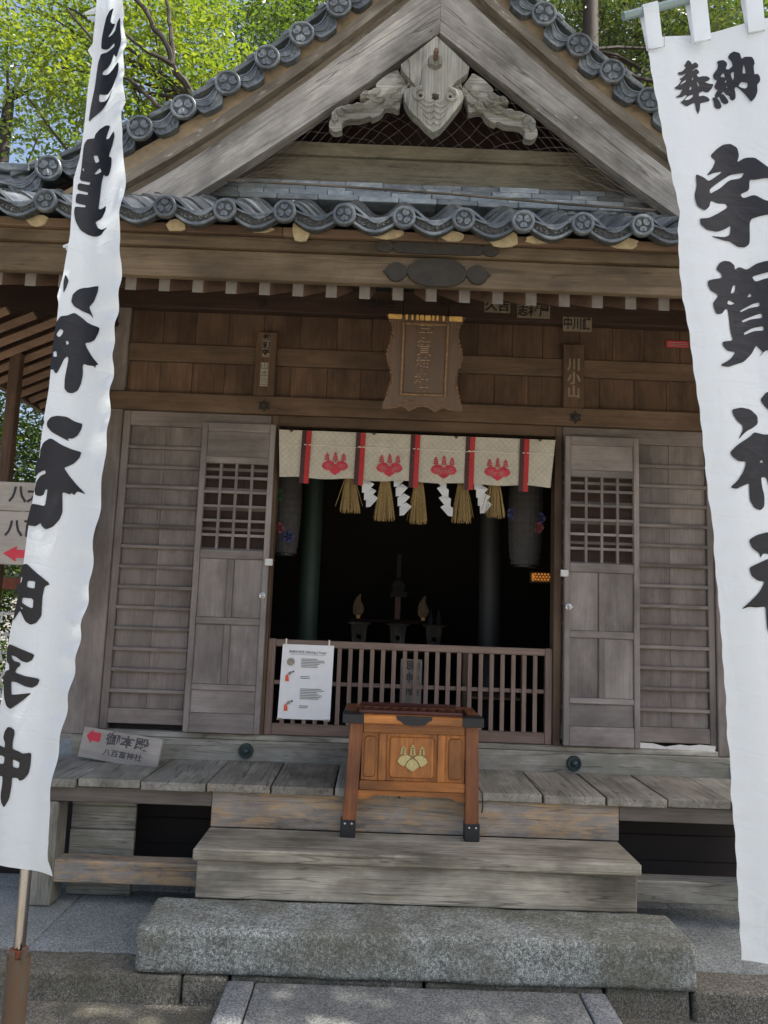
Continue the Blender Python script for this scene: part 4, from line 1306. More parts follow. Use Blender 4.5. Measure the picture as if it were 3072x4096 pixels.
for sgn in (-1, 1):
    g0 = 0.0008
    band('barge_board', sgn, lambda x: interp(PROF_IN, x), lambda x: interp(PROF_OUT, x), 1.75, -1.13, -1.20, 'wood_barge', x0=g0)
    band('barge_moulding', sgn, lambda x: interp(PROF_OUT, x) + 0.001, lambda x: interp(PROF_OUT, x) + 0.055, 2.3, -1.10, -1.185, 'wood_moulding', x0=g0)
    band('barge_moulding', sgn, lambda x: interp(PROF_OUT, x) + 0.056, lambda x: interp(PROF_OUT, x) + 0.125, 2.5, -1.10, -1.235, 'wood_moulding', x0=g0)
    band('verge_plaster', sgn, lambda x: interp(PROF_OUT, x) + 0.126, lambda x: interp(PROF_OUT, x) + 0.25, 2.7, -1.08, -1.20, 'plaster', x0=g0)

# verge tiles
VP = [(0.0, 5.93), (0.2, 5.70), (0.39, 5.495), (0.58, 5.31), (0.78, 5.125), (0.965, 4.973), (1.175, 4.81), (1.41, 4.655), (1.64, 4.52), (1.87, 4.40), (2.12, 4.265), (2.4, 4.215), (2.7, 4.19), (3.1, 4.19)]
VP2 = [(x, z) for x, z in VP]
PMV = {1: pendant_mesh(1, 1, True), -1: pendant_mesh(-1, 1, True)}
for sgn in (-1, 1):
    s_ = 0.12
    arc = 0.0
    pos = []
    d = 0.02
    x = 0.0
    acc = 0.0
    lastx, lastz = 0.0, interp(VP2, 0)
    xx = 0.0
    # start so that discs fall at 0.58, 0.78 ...
    anchors = [0.20, 0.39, 0.58, 0.78, 0.965, 1.175, 1.41, 1.64, 1.87, 2.12]
    for a in anchors:
        pos.append((a, interp(VP2, a)))
    for i, (ax, az) in enumerate(pos):
        if i < len(pos) - 1:
            bx, bz = pos[i + 1]
        else:
            bx, bz = ax + 0.27, az - 0.12
        ang = math.atan2(az - bz, bx - ax)
        L_ = math.hypot(bx - ax, az - bz)
        t = link('verge_tile', PMV[sgn], None, H, (sgn * ax, -1.235, az + 0.012))
        t.rotation_euler = (0, sgn * ang, 0)
        t.scale = (L_ / PITCH, 1, 1)
        dd = link('crest_disc', DMV[i % 3], None, H, (sgn * ax, -1.262, az))
        dd.rotation_euler = (0, R(random.uniform(-8, 8)), 0)
        # three round cover rolls running back from each disc
    # roof surface behind the verge: corrugated sheet of tile columns
    n, rows = 130, 30
    vs, fs = [], []
    for j in range(rows + 1):
        x = 3.05 * j / rows
        z = interp(VP2, x)
        for i in range(n + 1):
            y = -1.21 + 7.2 * i / n
            vs.append((sgn * x, y, z + 0.03 + 0.022 * math.cos((y + 1.21) * 2 * math.pi / 0.27) + 0.006 * (j % 2)))
    for j in range(rows):
        for i in range(n):
            a = j * (n + 1) + i
            fs.append((a, a + 1, a + n + 2, a + n + 1))
    me = mk('main_roof_tiles', vs, fs, smooth=True)
    o = link('main_roof_tiles', me, 'roof_tile_mat', H)
    o['kind'] = 'stuff'
    # underside boards of the projecting roof
    m = MB()
    for j in range(12):
        xa, xb = 2.95 * j / 12, 2.95 * (j + 1) / 12
        za, zb = interp(VP2, xa) - 0.10, interp(VP2, xb) - 0.10
        m.add([(sgn * xa, -1.20, za), (sgn * xb, -1.20, zb), (sgn * xb, 6.0, zb), (sgn * xa, 6.0, za)], [(0, 1, 2, 3)])
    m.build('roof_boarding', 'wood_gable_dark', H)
m = MB()
m.tube([(0, -1.32, 6.06), (0, 6.0, 6.06)], 0.10, 10)
m.box(-0.14, 0.14, -1.28, 6.0, 5.86, 6.02)
m.build('ridge', 'roof_tile_mat', H)

for sgn in (-1, 1):
    for k, (za, zb, yy) in enumerate(((4.135, 4.172, -1.215), (4.175, 4.212, -1.235), (4.215, 4.250, -1.215), (4.253, 4.30, -1.25))):
        x = 2.235
        while x < 3.02:
            x2 = min(x + 0.27, 3.04)
            box('end_ridge_tile', sgn * x + 0.001, sgn * x2 - 0.001, yy + random.uniform(-0.004, 0.004), -1.05, za, zb, 'roof_tile_mat', H, 0.006)
            x = x2

# carved pendant in the gable
GP = [tuple(p) for p in DATA['gegyo']]
gx = -0.022
gl = smoothloop(GP[1:], 1)
hole = [(gx - 0.017, 4.792), (gx - 0.006, 4.797), (gx + 0.006, 4.795), (gx + 0.016, 4.792), (gx + 0.014, 4.78), (gx + 0.017, 4.77), (gx + 0.004, 4.767), (gx, 4.762), (gx - 0.006, 4.768), (gx - 0.017, 4.769), (gx - 0.013, 4.78)]
hole = [(gx + 0.004 + (a - gx) * 1.35, 4.78 + (b_ - 4.78) * 1.35) for a, b_ in hole]
m = MB()
gc = (gx, 4.88)
GQ = [(gc[0] + (a - gc[0]) * 0.975, gc[1] + (b_ - gc[1]) * 0.982) for a, b_ in GP]
vh = [[(gx + 0.004 + sg * 0.083 + 0.011 * math.cos(2 * math.pi * k / 10), 4.786 + 0.011 * math.sin(2 * math.pi * k / 10)) for k in range(10)] for sg in (-1, 1)]
m.prism([GQ, hole] + vh, -1.20, -1.262, shrink=0.012)
# carved volutes and ridges
for sg in (-1, 1):
    pts = []
    cx, cz = gx + 0.004 + sg * 0.083, 4.786
    for k in range(16):
        a = math.pi * 0.5 - sg * (k * 0.42 - 0.2)
        rr = 0.043 * (1 - k / 19)
        pts.append((cx + rr * math.cos(a) * 1.05, -1.264, cz + rr * math.sin(a)))
    m.tube(pts[::-1], [0.006 + 0.008 * k / 15 for k in range(16)], 6)
    for j in range(4):
        q = []
        for k in range(9):
            t = k / 8
            q.append((gx + sg * (0.004 + 0.085 * t * (1 - 0.16 * j)), -1.263, 4.735 - 0.034 * j - 0.022 * math.sin(math.pi * min(1, t * 1.15)) + 0.006 * t * 3 * (1 - 0.2 * j)))
        m.tube(q, [0.009 * (1 - 0.5 * k / 8) for k in range(9)], 6)
    q = [(gx + sg * (0.005 + 0.05 * t), -1.263, 4.755 - 0.012 * math.sin(math.pi * t) + 0.004 * t) for t in (0, 0.25, 0.5, 0.75, 1)]
    m.tube(q, 0.0045, 5)
o = m.build('gable_pendant', 'wood_gegyo', H, perm=(2, 0, 1))
# rosette and peg
m = MB()
rx, rz = -0.026, 4.985
pts = []
for k in range(36):
    a = 2 * math.pi * k / 36 + math.pi / 2
    rr = 0.042 * (1 + 0.13 * abs(math.cos(3 * (a - math.pi / 2))) - 0.05)
    pts.append((rx + rr * math.cos(a), rz + rr * math.sin(a)))
m.prism([pts], -1.262, -1.290, shrink=0.2)
for k in range(6):
    a = math.pi / 2 + k * math.pi / 3
    m.lathe([(0.014, -1.28), (0.012, -1.288), (0.004, -1.291)], (rx + 0.028 * math.cos(a), 0, rz + 0.028 * math.sin(a)), 8, axis='Y')
m.build('rosette', 'wood_gegyo', o, smooth=False)
m = MB()
m.tube([(rx, -1.28, rz), (rx, -1.335, rz + 0.004)], [0.013, 0.0125], 6)
m.tube([(rx, -1.335, rz + 0.004), (rx, -1.36, rz + 0.006)], [0.016, 0.013], 6)
m.build('peg', 'wood_brown_mid', o)
FN = [tuple(p) for p in DATA['fin']]
for sg in (-1, 1):
    if sg < 0:
        lp = FN
    else:
        lp = [(2 * (gx + 0.001) - a, b_ - 0.002) for a, b_ in FN]
    m = MB()
    lp = smoothloop([(a + sg * 0.009, b_ - 0.004) for a, b_ in lp], 1, 0.2)
    m.prism([lp], -1.16, -1.212)
    # overlapping feathers / leaves
    ctr = [(0.13, 4.90, 50, 0.05), (0.19, 4.875, 40, 0.055), (0.17, 4.84, 70, 0.05), (0.23, 4.84, 30, 0.06), (0.20, 4.80, 60, 0.06), (0.14, 4.80, 110, 0.045), (0.27, 4.80, 20, 0.055), (0.25, 4.765, 35, 0.07),
           (0.31, 4.775, 15, 0.06), (0.36, 4.745, 12, 0.075), (0.42, 4.73, 8, 0.075), (0.47, 4.715, 0, 0.07), (0.52, 4.69, -40, 0.05), (0.555, 4.655, -75, 0.05), (0.12, 4.86, 120, 0.04), (0.33, 4.83, 38, 0.06), (0.39, 4.81, 36, 0.045)]
    for j, (dx, z, a, ln) in enumerate(ctr):
        ln *= 1.3
        ax = gx + sg * dx
        an = R(a)
        dirx, dirz = sg * math.cos(an), -math.sin(an)
        nx_, nz_ = -dirz, dirx
        wd = ln * 0.30
        lf = [(-0.5, 0), (-0.25, 0.8), (0.1, 1.0), (0.4, 0.6), (0.62, 0), (0.4, -0.6), (0.1, -1.0), (-0.25, -0.8)]
        lf = [(ax + dirx * u * ln + nx_ * v * wd, z + dirz * u * ln + nz_ * v * wd) for u, v in lf]
        m.prism([lf], -1.211, -1.226 - 0.004 * (j % 3), shrink=0.22)
        for qq in (-0.4, 0.0, 0.4):
            m.tube([(ax - dirx * ln * 0.3 + nx_ * qq * wd, -1.228 - 0.004 * (j % 3), z - dirz * ln * 0.3 + nz_ * qq * wd), (ax + dirx * ln * 0.3 + nx_ * qq * wd, -1.228 - 0.004 * (j % 3), z + dirz * ln * 0.3 + nz_ * qq * wd)], 0.0022, 4)
    q = []
    for k in range(12):
        a = k * 0.55
        rr = 0.017 * (1 - k / 14)
        q.append((gx + sg * 0.135 + sg * rr * math.cos(a), -1.222, 4.868 + rr * math.sin(a)))
    m.tube(q, 0.0042, 5)
    m.build('carved_fin', 'wood_gegyo', o)

# bird net hung across the gable opening
net = MB()


def netpt(u, v):
    x = -1.12 + 2.3 * u
    topz = min(interp(PROF_IN, abs(x)) - 0.01, 4.98)
    botz = 4.27 - 0.03 * u
    z = botz + (topz - botz) * v
    return (x + 0.018 * mnoise.noise((u * 9, v * 7, 1)), -1.16 + 0.03 * mnoise.noise((u * 4, v * 4, 3)), z + 0.018 * mnoise.noise((u * 8, v * 8, 5)))


for fam in (0, 1):
    for i in range(-26, 64):
        pts = []
        for k in range(27):
            v = k / 26
            u = (i / 23) + (v * 0.34 if fam else -v * 0.34)
            if -0.0 <= u <= 1.0:
                pts.append(netpt(u, v))
        if len(pts) > 2:
            net.tube(pts, 0.0006, 3, cap=False)
no = net.build('bird_net', 'net_line')
tag(no, 'thin sagging bird net stretched across the gable opening', 'net')
# ------------------------------------------------------------------ room inside
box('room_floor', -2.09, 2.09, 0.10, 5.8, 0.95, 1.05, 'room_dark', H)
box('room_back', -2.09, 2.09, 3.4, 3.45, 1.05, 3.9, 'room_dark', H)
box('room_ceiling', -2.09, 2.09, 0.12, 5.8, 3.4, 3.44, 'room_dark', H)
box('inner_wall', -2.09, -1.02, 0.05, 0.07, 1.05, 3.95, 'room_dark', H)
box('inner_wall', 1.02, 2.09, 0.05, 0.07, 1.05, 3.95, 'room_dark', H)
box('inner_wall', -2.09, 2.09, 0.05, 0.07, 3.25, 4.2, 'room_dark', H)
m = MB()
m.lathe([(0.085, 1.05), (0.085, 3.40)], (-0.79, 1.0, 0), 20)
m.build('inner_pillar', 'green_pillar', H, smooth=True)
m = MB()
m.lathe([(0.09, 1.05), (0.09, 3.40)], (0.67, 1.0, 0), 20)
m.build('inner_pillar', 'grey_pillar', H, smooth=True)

# low lattice barrier across the opening
RB = thing('lattice_barrier', 'low wooden lattice barrier closing the dark doorway', 'barrier', (0, 0.0, 1.09))
box('post', -0.954, -0.905, 0.0, 0.045, 1.090, 1.718, 'wood_rail', RB)
box('post', 0.905, 0.953, 0.0, 0.045, 1.090, 1.718, 'wood_rail', RB)
box('rail', -0.904, 0.904, 0.001, 0.044, 1.668, 1.714, 'wood_rail', RB)
box('rail', -0.904, 0.904, 0.018, 0.035, 1.418, 1.444, 'wood_rail', RB, 0.002)
box('rail', -0.904, 0.904, 0.001, 0.044, 1.092, 1.165, 'wood_rail', RB)
for k in range(24):
    x = -0.838 + 0.0729 * k
    if x < 0.9:
        box('bar', x - 0.014, x + 0.014, 0.0, 0.017, 1.166, 1.667, 'wood_rail', RB, 0.002)

# notice poster
NP = thing('notice_poster', 'white laminated prayer notice with small red figures taped to the barrier', 'poster', (-0.69, -0.012, 1.2))
m = MB()
n = 10
vs = []
for j in range(n + 1):
    for i in range(7):
        u, v = i / 6, j / n
        x = -0.866 + 0.012 * v + (0.348 - 0.006 * v) * u
        vs.append((x, -0.014 - 0.006 * math.sin(v * 3.0) * math.sin(u * 3.1), 1.198 + 0.487 * v + 0.0 * u))
fs = [(j * 7 + i, j * 7 + i + 1, (j + 1) * 7 + i + 1, (j + 1) * 7 + i) for j in range(n) for i in range(6)]
m.add(vs, fs)
m.add([(x, y + 0.002, z) for x, y, z in vs], fs)
m.build('sheet', 'paper_white', NP)
PY = -0.024
text_mesh('heading', '参拝の作法 Offering a Prayer', 0.0205, 'ink', NP, (-0.683, PY, 1.636), ext=0.0004)
m = MB()
m.box(-0.80, -0.565, PY, PY + 0.001, 1.619, 1.6205, 0)
for zs, k in ((1.590, 6), (1.475, 2), (1.395, 7), (1.285, 2)):
    for q in range(k):
        wd = random.uniform(0.10, 0.165) if k > 2 else random.uniform(0.05, 0.065)
        m.box(-0.725, -0.725 + wd, PY, PY + 0.001, zs - 0.0105 * q, zs - 0.0105 * q + 0.0034, 0)
m.build('small_print', 'ink_faded', NP)
for z in (1.443, 1.252):
    m = MB()
    m.prism([[(-0.826, z), (-0.800, z), (-0.806, z + 0.035), (-0.815, z + 0.048), (-0.824, z + 0.035)]], PY, PY - 0.001)
    m.build('red_skirt', 'orange_red', NP)
    m = MB()
    m.prism([[(-0.812, z + 0.045), (-0.796, z + 0.040), (-0.785, z + 0.052), (-0.780, z + 0.062), (-0.79, z + 0.066), (-0.805, z + 0.060)]], PY, PY - 0.0008)
    m.build('white_sleeve', 'paper_faded', NP)
    m = MB()
    m.prism([circle(-0.774, z + 0.064, 0.006, 10)], PY, PY - 0.001)
    m.build('black_hair', 'ink', NP)
m = MB()
m.prism([circle(-0.795, 1.570, 0.026, 12)], PY, PY - 0.0006)
m.build('grey_drawing', 'paper_faded', NP)
for x in (-0.832, -0.545):
    m = MB()
    m.box(x - 0.005, x + 0.005, -0.016, -0.013, 1.67, 1.722, 0.001)
    m.build('tie', 'cord_white', NP)
for x in (-0.86, -0.845, -0.55, -0.53):
    m = MB()
    m.box(x - 0.010, x + 0.010, -0.018, -0.015, 1.190, 1.203, 0.001)
    m.build('tape', 'paper_faded', NP)

# ------------------------------------------------------------------ shapes of the paulownia emblem
def leaf_shape(cx, cz, w_, h, ang=0.0, lobes=True):
    base = [(0, 0.5), (0.25, 0.56), (0.42, 0.40), (0.52, 0.12), (0.46, -0.10), (0.50, -0.18), (0.34, -0.34), (0.22, -0.36), (0.12, -0.50), (0, -0.56), (-0.12, -0.50), (-0.22, -0.36), (-0.34, -0.34), (-0.50, -0.18), (-0.46, -0.10), (-0.52, 0.12), (-0.42, 0.40), (-0.25, 0.56)]
    c, s_ = math.cos(ang), math.sin(ang)
    return [(cx + (x * w_) * c - (z * h) * s_, cz + (x * w_) * s_ + (z * h) * c) for x, z in base]


def emblem(m, cx, cz, S_, y, d, tall=1.0):
    """three leaves below, three flower stalks above; S_ is the full width"""
    side = [(-.03, .055), (-.12, .13), (-.25, .145), (-.38, .10), (-.46, .03), (-.475, -.02), (-.50, -.06), (-.48, -.13), (-.44, -.14), (-.42, -.19), (-.35, -.21), (-.32, -.24), (-.25, -.225), (-.22, -.16), (-.17, -.06)]
    mid = [(0, .04), (.08, .0), (.155, -.06), (.205, -.15), (.235, -.20), (.215, -.26), (.17, -.275), (.15, -.32), (.09, -.335), (.06, -.37), (0, -.40)]
    mid = mid + [(-x, z) for x, z in mid[-2:0:-1]]
    m.prism([[(cx + x * S_, cz + z * S_) for x, z in side]], y, y - d, shrink=0.07)
    m.prism([[(cx - x * S_, cz + z * S_) for x, z in side[::-1]]], y, y - d * 0.98, shrink=0.07)
    m.prism([[(cx + x * S_, cz + z * S_) for x, z in mid]], y, y - d * 1.15, shrink=0.07)
    for (dx, rows) in ((0, 4), (-0.31, 3), (0.31, 3)):
        z0 = cz + (0.13 if dx == 0 else 0.15) * S_
        st_ = 0.077 * S_ * tall
        m.tube([(cx + dx * S_, y - d * 0.5, z0 - 0.06 * S_), (cx + dx * S_, y - d * 0.5, z0 + rows * st_)], 0.012 * S_, 4)
        for k in range(rows):
            zz = z0 + (k + 0.45) * st_
            ww = (0.062 - k * 0.007) * S_
            for sg in (-1, 1):
                m.prism([circle(cx + dx * S_ + sg * ww, zz, (0.038 - 0.003 * k) * S_, 7)], y, y - d)
        m.prism([circle(cx + dx * S_, z0 + (rows + 0.25) * st_, 0.036 * S_, 7)], y, y - d)


# ------------------------------------------------------------------ curtain
CT = thing('entrance_curtain', 'short cream curtain with red crests and red and black ribbons over the doorway', 'curtain', (0, -0.10, 3.12))


def cy(x, z):
    return -0.10 + 0.008 * math.sin(x * 21 + 1) * (3.12 - z) * 3 + 0.004 * math.sin(x * 55) * (3.12 - z) * 3


m = MB()
nx, nz = 60, 8
vs = []
for j in range(nz + 1):
    for i in range(nx + 1):
        u, v = i / nx, j / nz
        x = -0.946 + 1.883 * u + (0.02 * v * (1 if u < 0.05 else 0)) - 0.03 * v * (1 if u > 0.97 else 0)
        z = 3.125 - 0.325 * v + 0.005 * math.sin(u * 30) * v
        vs.append((x, cy(x, z), z))
fs = [(j * (nx + 1) + i, j * (nx + 1) + i + 1, (j + 1) * (nx + 1) + i + 1, (j + 1) * (nx + 1) + i) for j in range(nz) for i in range(nx)]
m.add(vs, fs)
m.build('cloth', 'curtain_cloth', CT, smooth=True)
for cx in (-0.555, -0.187, 0.181, 0.545):
    m = MB()
    emblem(m, cx, 2.898, 0.178, -0.1, 0.002, 1.0)
    m.v = [(x, cy(x, z) - 0.0035 + (y + 0.1), z) for x, y, z in m.v]
    o = m.build('crest', 'crest_red', CT)
    mv = MB()
    for sg in (-1, 0, 1):
        for q in (-1.1, -0.75, -0.4, 0, 0.4, 0.75, 1.1):
            a = R(-90) + q * 0.9 if sg == 0 else (R(-28) + q * 0.5 if sg > 0 else R(180 + 28) + q * 0.5)
            r0, r1 = (0.012, 0.04) if sg == 0 else (0.03, 0.068)
            x0_, z0_ = cx, 2.895
            p = [(x0_ + r * math.cos(a) * 1.0, z0_ + r * math.sin(a) * 0.9) for r in (r0, r1)]
            mv.tube([(p[0][0], cy(*p[0]) - 0.0066, p[0][1]), (p[1][0], cy(*p[1]) - 0.0066, p[1][1])], 0.0006, 3)
    mv.build('leaf_veins', 'curtain_cloth', o)
for x in (-0.752, -0.385, -0.014, 0.360, 0.728):
    m = MB()
    for (a, b_, mi) in ((x - 0.034, x - 0.003, 0), (x - 0.003, x + 0.030, 1)):
        k = 8
        vs = []
        for j in range(k + 1):
            v = j / k
            for xx in (a, b_):
                z = 3.122 - 0.362 * v
                vs.append((xx - 0.006 * v, cy(x, z) - 0.009 - 0.003 * math.sin(v * 5 + x * 9), z))
        m.add(vs, [(2 * j, 2 * j + 1, 2 * j + 3, 2 * j + 2) for j in range(k)], mi)
    rb = m.build('ribbon', ['dark_ribbon', 'red_ribbon'], CT)
    mm = MB()
    for k in range(7):
        z = 2.98 - 0.028 * k
        mm.tube([(x - 0.02 + random.uniform(-0.008, 0.03), cy(x, z) - 0.0145, z), (x - 0.012 + random.uniform(-0.005, 0.03), cy(x, z) - 0.0145, z + random.uniform(-0.014, 0.014))], 0.0011, 3)
    mm.build('ribbon_mark', 'crest_red', rb)
m = MB()
m.tube([(x, cy(x, 3.02) - 0.006, 3.022 + 0.004 * math.sin(x * 17) - 0.0 * x) for x in [(-0.94 + 1.87 * k / 60) for k in range(61)]], 0.0022, 4)
m.build('cord', 'cord_white', CT)
for x in (-0.752, -0.385, -0.014, 0.360, 0.728):
    m = MB()
    for q in (-0.018, 0.012):
        m.tube([(x + q, cy(x, 3.02) - 0.016, 3.024), (x + q + 0.017, cy(x, 3.02) - 0.016, 3.024)], 0.003, 4)
    m.build('stitch', 'cord_white', CT)
for x in (-0.86, -0.30, 0.26, 0.83):
    m = MB()
    m.prism([[(x - 0.016, 3.123), (x + 0.016, 3.123), (x + 0.007, 3.112), (x, 3.106), (x - 0.007, 3.112)]], -0.108, -0.112)
    m.build('corner_notch', 'wood_brown', CT)

# ------------------------------------------------------------------ sacred rope with straw tassels and paper streamers
SR = thing('sacred_rope', 'twisted straw rope with tassels and white paper streamers behind the curtain', 'sacred rope', (0, -0.03, 2.88))
m = MB()
for ph in (0, 2.09, 4.19):
    m.tube([(-0.9 + 1.8 * k / 90, -0.03 + 0.011 * math.cos(k * 0.7 + ph), 2.865 - 0.02 * math.sin(math.pi * k / 90) + 0.011 * math.sin(k * 0.7 + ph)) for k in range(91)], 0.012, 5)
m.build('rope', 'straw', SR)
for (x, zb, w_, lean) in ((-0.452, 2.587, 0.075, 0.01), (-0.212, 2.540, 0.078, 0.0), (0.016, 2.530, 0.062, 0.008), (0.318, 2.547, 0.072, 0.0), (0.54, 2.590, 0.066, 0.004)):
    m = MB()
    for k in range(110):
        a = random.uniform(0, 2 * math.pi)
        r_ = math.sqrt(random.random())
        tx = x + 0.022 * r_ * math.cos(a)
        ty = -0.03 + 0.018 * r_ * math.sin(a)
        stray = 1.0 if random.random() > 0.05 else random.uniform(1.3, 1.9)
        bx = x + lean + w_ * r_ * math.cos(a) * stray * 1.0
        by = -0.03 + 0.045 * r_ * math.sin(a) * stray
        bz = zb + random.uniform(-0.012, 0.022) + (0.02 if stray > 1 else 0)
        mid = ((tx * 0.55 + bx * 0.45) + 0.006 * r_ * math.cos(a), (ty + by) / 2, (2.86 + bz) / 2)
        m.tube([(tx, ty, 2.87), mid, (bx, by, bz)], [0.0022, 0.0024, 0.0015], 3, cap=False)
    m.build('tassel', 'straw', SR)
for (x, zb, fl) in ((-0.325, 2.622, 1), (-0.095, 2.563, 1), (0.196, 2.570, -1), (0.452, 2.605, 1)):
    o = None
    for q in range(4):
        zt = 2.845 - q * (2.845 - zb - 0.05) / 3.6
        m = MB()
        dx = 0.016 * (q - 1.5) * fl * 0.8
        px = [(x - 0.030 + dx, zt - 0.020), (x + 0.006 + dx, zt + 0.012), (x + 0.040 + dx, zt - 0.014), (x + 0.008 + dx - 0.012, zt - 0.075), (x - 0.028 + dx, zt - 0.078)]
        px = [((a - x) * fl * 1.2 + x, b_) for a, b_ in px]
        if fl < 0:
            px = px[::-1]
        m.prism([px], -0.055 + 0.004 * q, -0.0565 + 0.004 * q)
        m.v = [(a, b_ + 0.012 * math.sin((a - x) * 40 + q), c) for a, b_, c in m.v]
        if o is None:
            o = m.build('paper_streamer', 'shide_paper', SR)
        else:
            m.build('fold', 'shide_paper', o)

# ------------------------------------------------------------------ name plaque
PQ = thing('name_plaque', 'carved brown and gold name plaque hung tilted above the doorway', 'plaque', (0.012, -0.30, 3.25))
PQ.rotation_euler = (R(14), 0, 0)
# local frame: origin at the bottom edge; X right, Z up, -Y front


def lpart(m, name, mat, **k):
    o = m.build(name, mat, None, **k)
    wl = o.location.copy()
    o.parent = PQ
    o.location = wl
    WL[o.name] = WL['name_plaque'] + wl
    return o


hh = 0.60
edge = []
for k in range(49):
    t = k / 48
    z = hh * t
    x = 0.232 + 0.016 * math.sin(t * math.pi * 4 + 0.6) + (0.024 * (1 - t / 0.1) if t < 0.1 else 0) + (0.018 * (t - 0.9) / 0.1 if t > 0.9 else 0)
    edge.append((x, z))
bot = []
for k in range(1, 24):
    t = k / 24
    x = -0.25 + 0.5 * t
    bot.append((x, -0.018 + 0.034 * abs(math.sin(t * math.pi * 3 + 0.0)) ** 0.8 * (1 if 0.2 < t < 0.8 else 0.6)))
bot = [(x, 0.028 - 0.052 * abs(math.sin(t2 * math.pi * 1.5)) if False else z) for (x, z), t2 in zip(bot, range(len(bot)))]
loop = bot + edge + [(-x, z) for x, z in edge[::-1]]
m = MB()
m.prism([loop], 0.02, -0.012)
lpart(m, 'back_board', 'wood_plaque')
m = MB()
fx, z0, z1 = 0.152, 0.085, 0.555
for a in (0, 1):
    o_ = 0.012
    m.box(-fx, -fx + 0.018, -0.030, -0.012, z0, z1, 0.004)
    m.box(fx - 0.018, fx, -0.030, -0.012, z0, z1, 0.004)
    m.box(-fx + 0.019, fx - 0.019, -0.030, -0.012, z0, z0 + 0.018, 0.004)
    m.box(-fx + 0.019, fx - 0.019, -0.030, -0.012, z1 - 0.018, z1, 0.004)
    break
lpart(m, 'inner_frame', 'gold_dark')
m = MB()
m.box(-fx + 0.02, fx - 0.02, -0.016, -0.0125, z0 + 0.02, z1 - 0.02, 0.001)
lpart(m, 'name_panel', 'wood_plaque')
# scroll relief on the frame edge
m = MB()
for sg in (-1, 1):
    for k in range(26):
        t = (k + 0.5) / 26
        if 0.12 < t < 0.97 and random.random() < 0.85:
            x, z = edge[int(t * 48)]
            rr = random.uniform(0.006, 0.012)
            m.lathe([(rr, -0.006), (rr * 0.8, -0.018), (rr * 0.3, -0.022)], (sg * (x - 0.006), 0, z), 8, axis='Y')
    pts = [(sg * (0.07 + 0.022 * (1 - j / 12) * math.cos(j * 0.6)), -0.014, 0.045 + 0.016 * (1 - j / 12) * math.sin(j * 0.6)) for j in range(11)]
    m.tube(pts, 0.0035, 5)
    pts = [(sg * (0.125 + 0.022 * (1 - j / 12) * math.cos(math.pi - j * 0.6)), -0.014, 0.045 + 0.016 * (1 - j / 12) * math.sin(math.pi - j * 0.6)) for j in range(11)]
    m.tube(pts, 0.0035, 5)
m.tube([(x, -0.014, z + 0.006) for x, z in bot], 0.004, 5)
o = lpart(m, 'scrollwork', 'gold_dark')
o['kind'] = 'stuff'
m = MB()
for (a, b_) in ((-0.245, -0.155), (-0.135, -0.118), (-0.095, -0.083), (-0.065, -0.048), (-0.04, -0.014), (-0.008, 0.03), (0.036, 0.055), (0.065, 0.08), (0.105, 0.12), (0.148, 0.235)):
    m.box(a, b_, -0.022, 0.0, hh - 0.006 - 0.024 * (1 if abs(a) < 0.2 else 0.9), hh + 0.004, 0.006)
lpart(m, 'gold_crest', 'gold')
for i, ch in enumerate('宇賀神社'):
    sz = 0.105
    z = 0.488 - i * 0.107
    o = text_mesh('name_character', ch, sz, 'wood_plaque', PQ, (0.0 - 0.004 * i, -0.0185, z), ext=0.003, bold=0.0012, sx=0.95, local=True)
    o2 = text_mesh('name_character_edge', ch, sz, 'gold_edge', PQ, (0.0 - 0.004 * i, -0.0176, z + 0.0030), ext=0.003, bold=0.0009, sx=0.95, local=True)
m = MB()
for x in (-0.15, 0.15):
    m.tube([(x, 0.0, 0.58), (x, 0.13, 0.74)], 0.004, 5)
lpart(m, 'hanging_hook', 'black_iron')

# ------------------------------------------------------------------ offering box
OB = thing('offering_box', 'orange brown wooden offering box with gold crest and black iron feet', 'offering box', (-0.005, -0.55, 0.68))
yF = -0.775
for sg, xt, xb in ((-1, -0.325, -0.352), (1, 0.328, 0.338)):
    m = MB()
    vs = []
    for z, x in ((0.683, xb), (1.30, xt)):
        for a, b_ in ((-0.038, 0), (0.038, 0), (0.038, 0.07), (-0.038, 0.07)):
            vs.append((x + a * (1 if z < 1 else 0.97), yF + b_ + (0.02 if z > 1 else 0), z))
    m.add(vs, [(0, 1, 2, 3), (4, 5, 6, 7), (0, 1, 5, 4), (1, 2, 6, 5), (2, 3, 7, 6), (3, 0, 4, 7)])
    lg = m.build('leg', 'wood_box_leg', OB)
    bv = lg.modifiers.new('edge', 'BEVEL')
    bv.width = 0.004
    m = MB()
    m.box(xb - 0.042, xb + 0.042, yF - 0.003, yF + 0.074, 0.682, 0.775, 0.003)
    ft = m.build('iron_foot', 'black_iron', lg)
    for dx in (-0.018, 0.02):
        m = MB()
        m.lathe([(0.006, -0.0), (0.006, -0.003), (0.002, -0.006)], (xb + dx, yF - 0.003, 0.755), 8, axis='Y')
        m.build('rivet', 'steel', lg)
for x in (-0.335, 0.333):
    box('leg', x - 0.034, x + 0.034, -0.39, -0.33, 0.924, 1.30, 'wood_box_leg', OB)
yB = yF + 0.028
box('top_rail', -0.287, 0.29, yB, yB + 0.03, 1.246, 1.300, 'wood_box', OB)
box('bottom_rail', -0.30, 0.298, yB, yB + 0.03, 0.932, 0.984, 'wood_box', OB)
m = MB()
m.prism([[(-0.305, 0.930), (0.303, 0.930), (0.303, 0.882), (0.245, 0.882), (0.215, 0.902), (-0.215, 0.902), (-0.245, 0.882), (-0.305, 0.882)]], yB + 0.03, yB + 0.006)
m.build('apron', 'wood_box', OB)
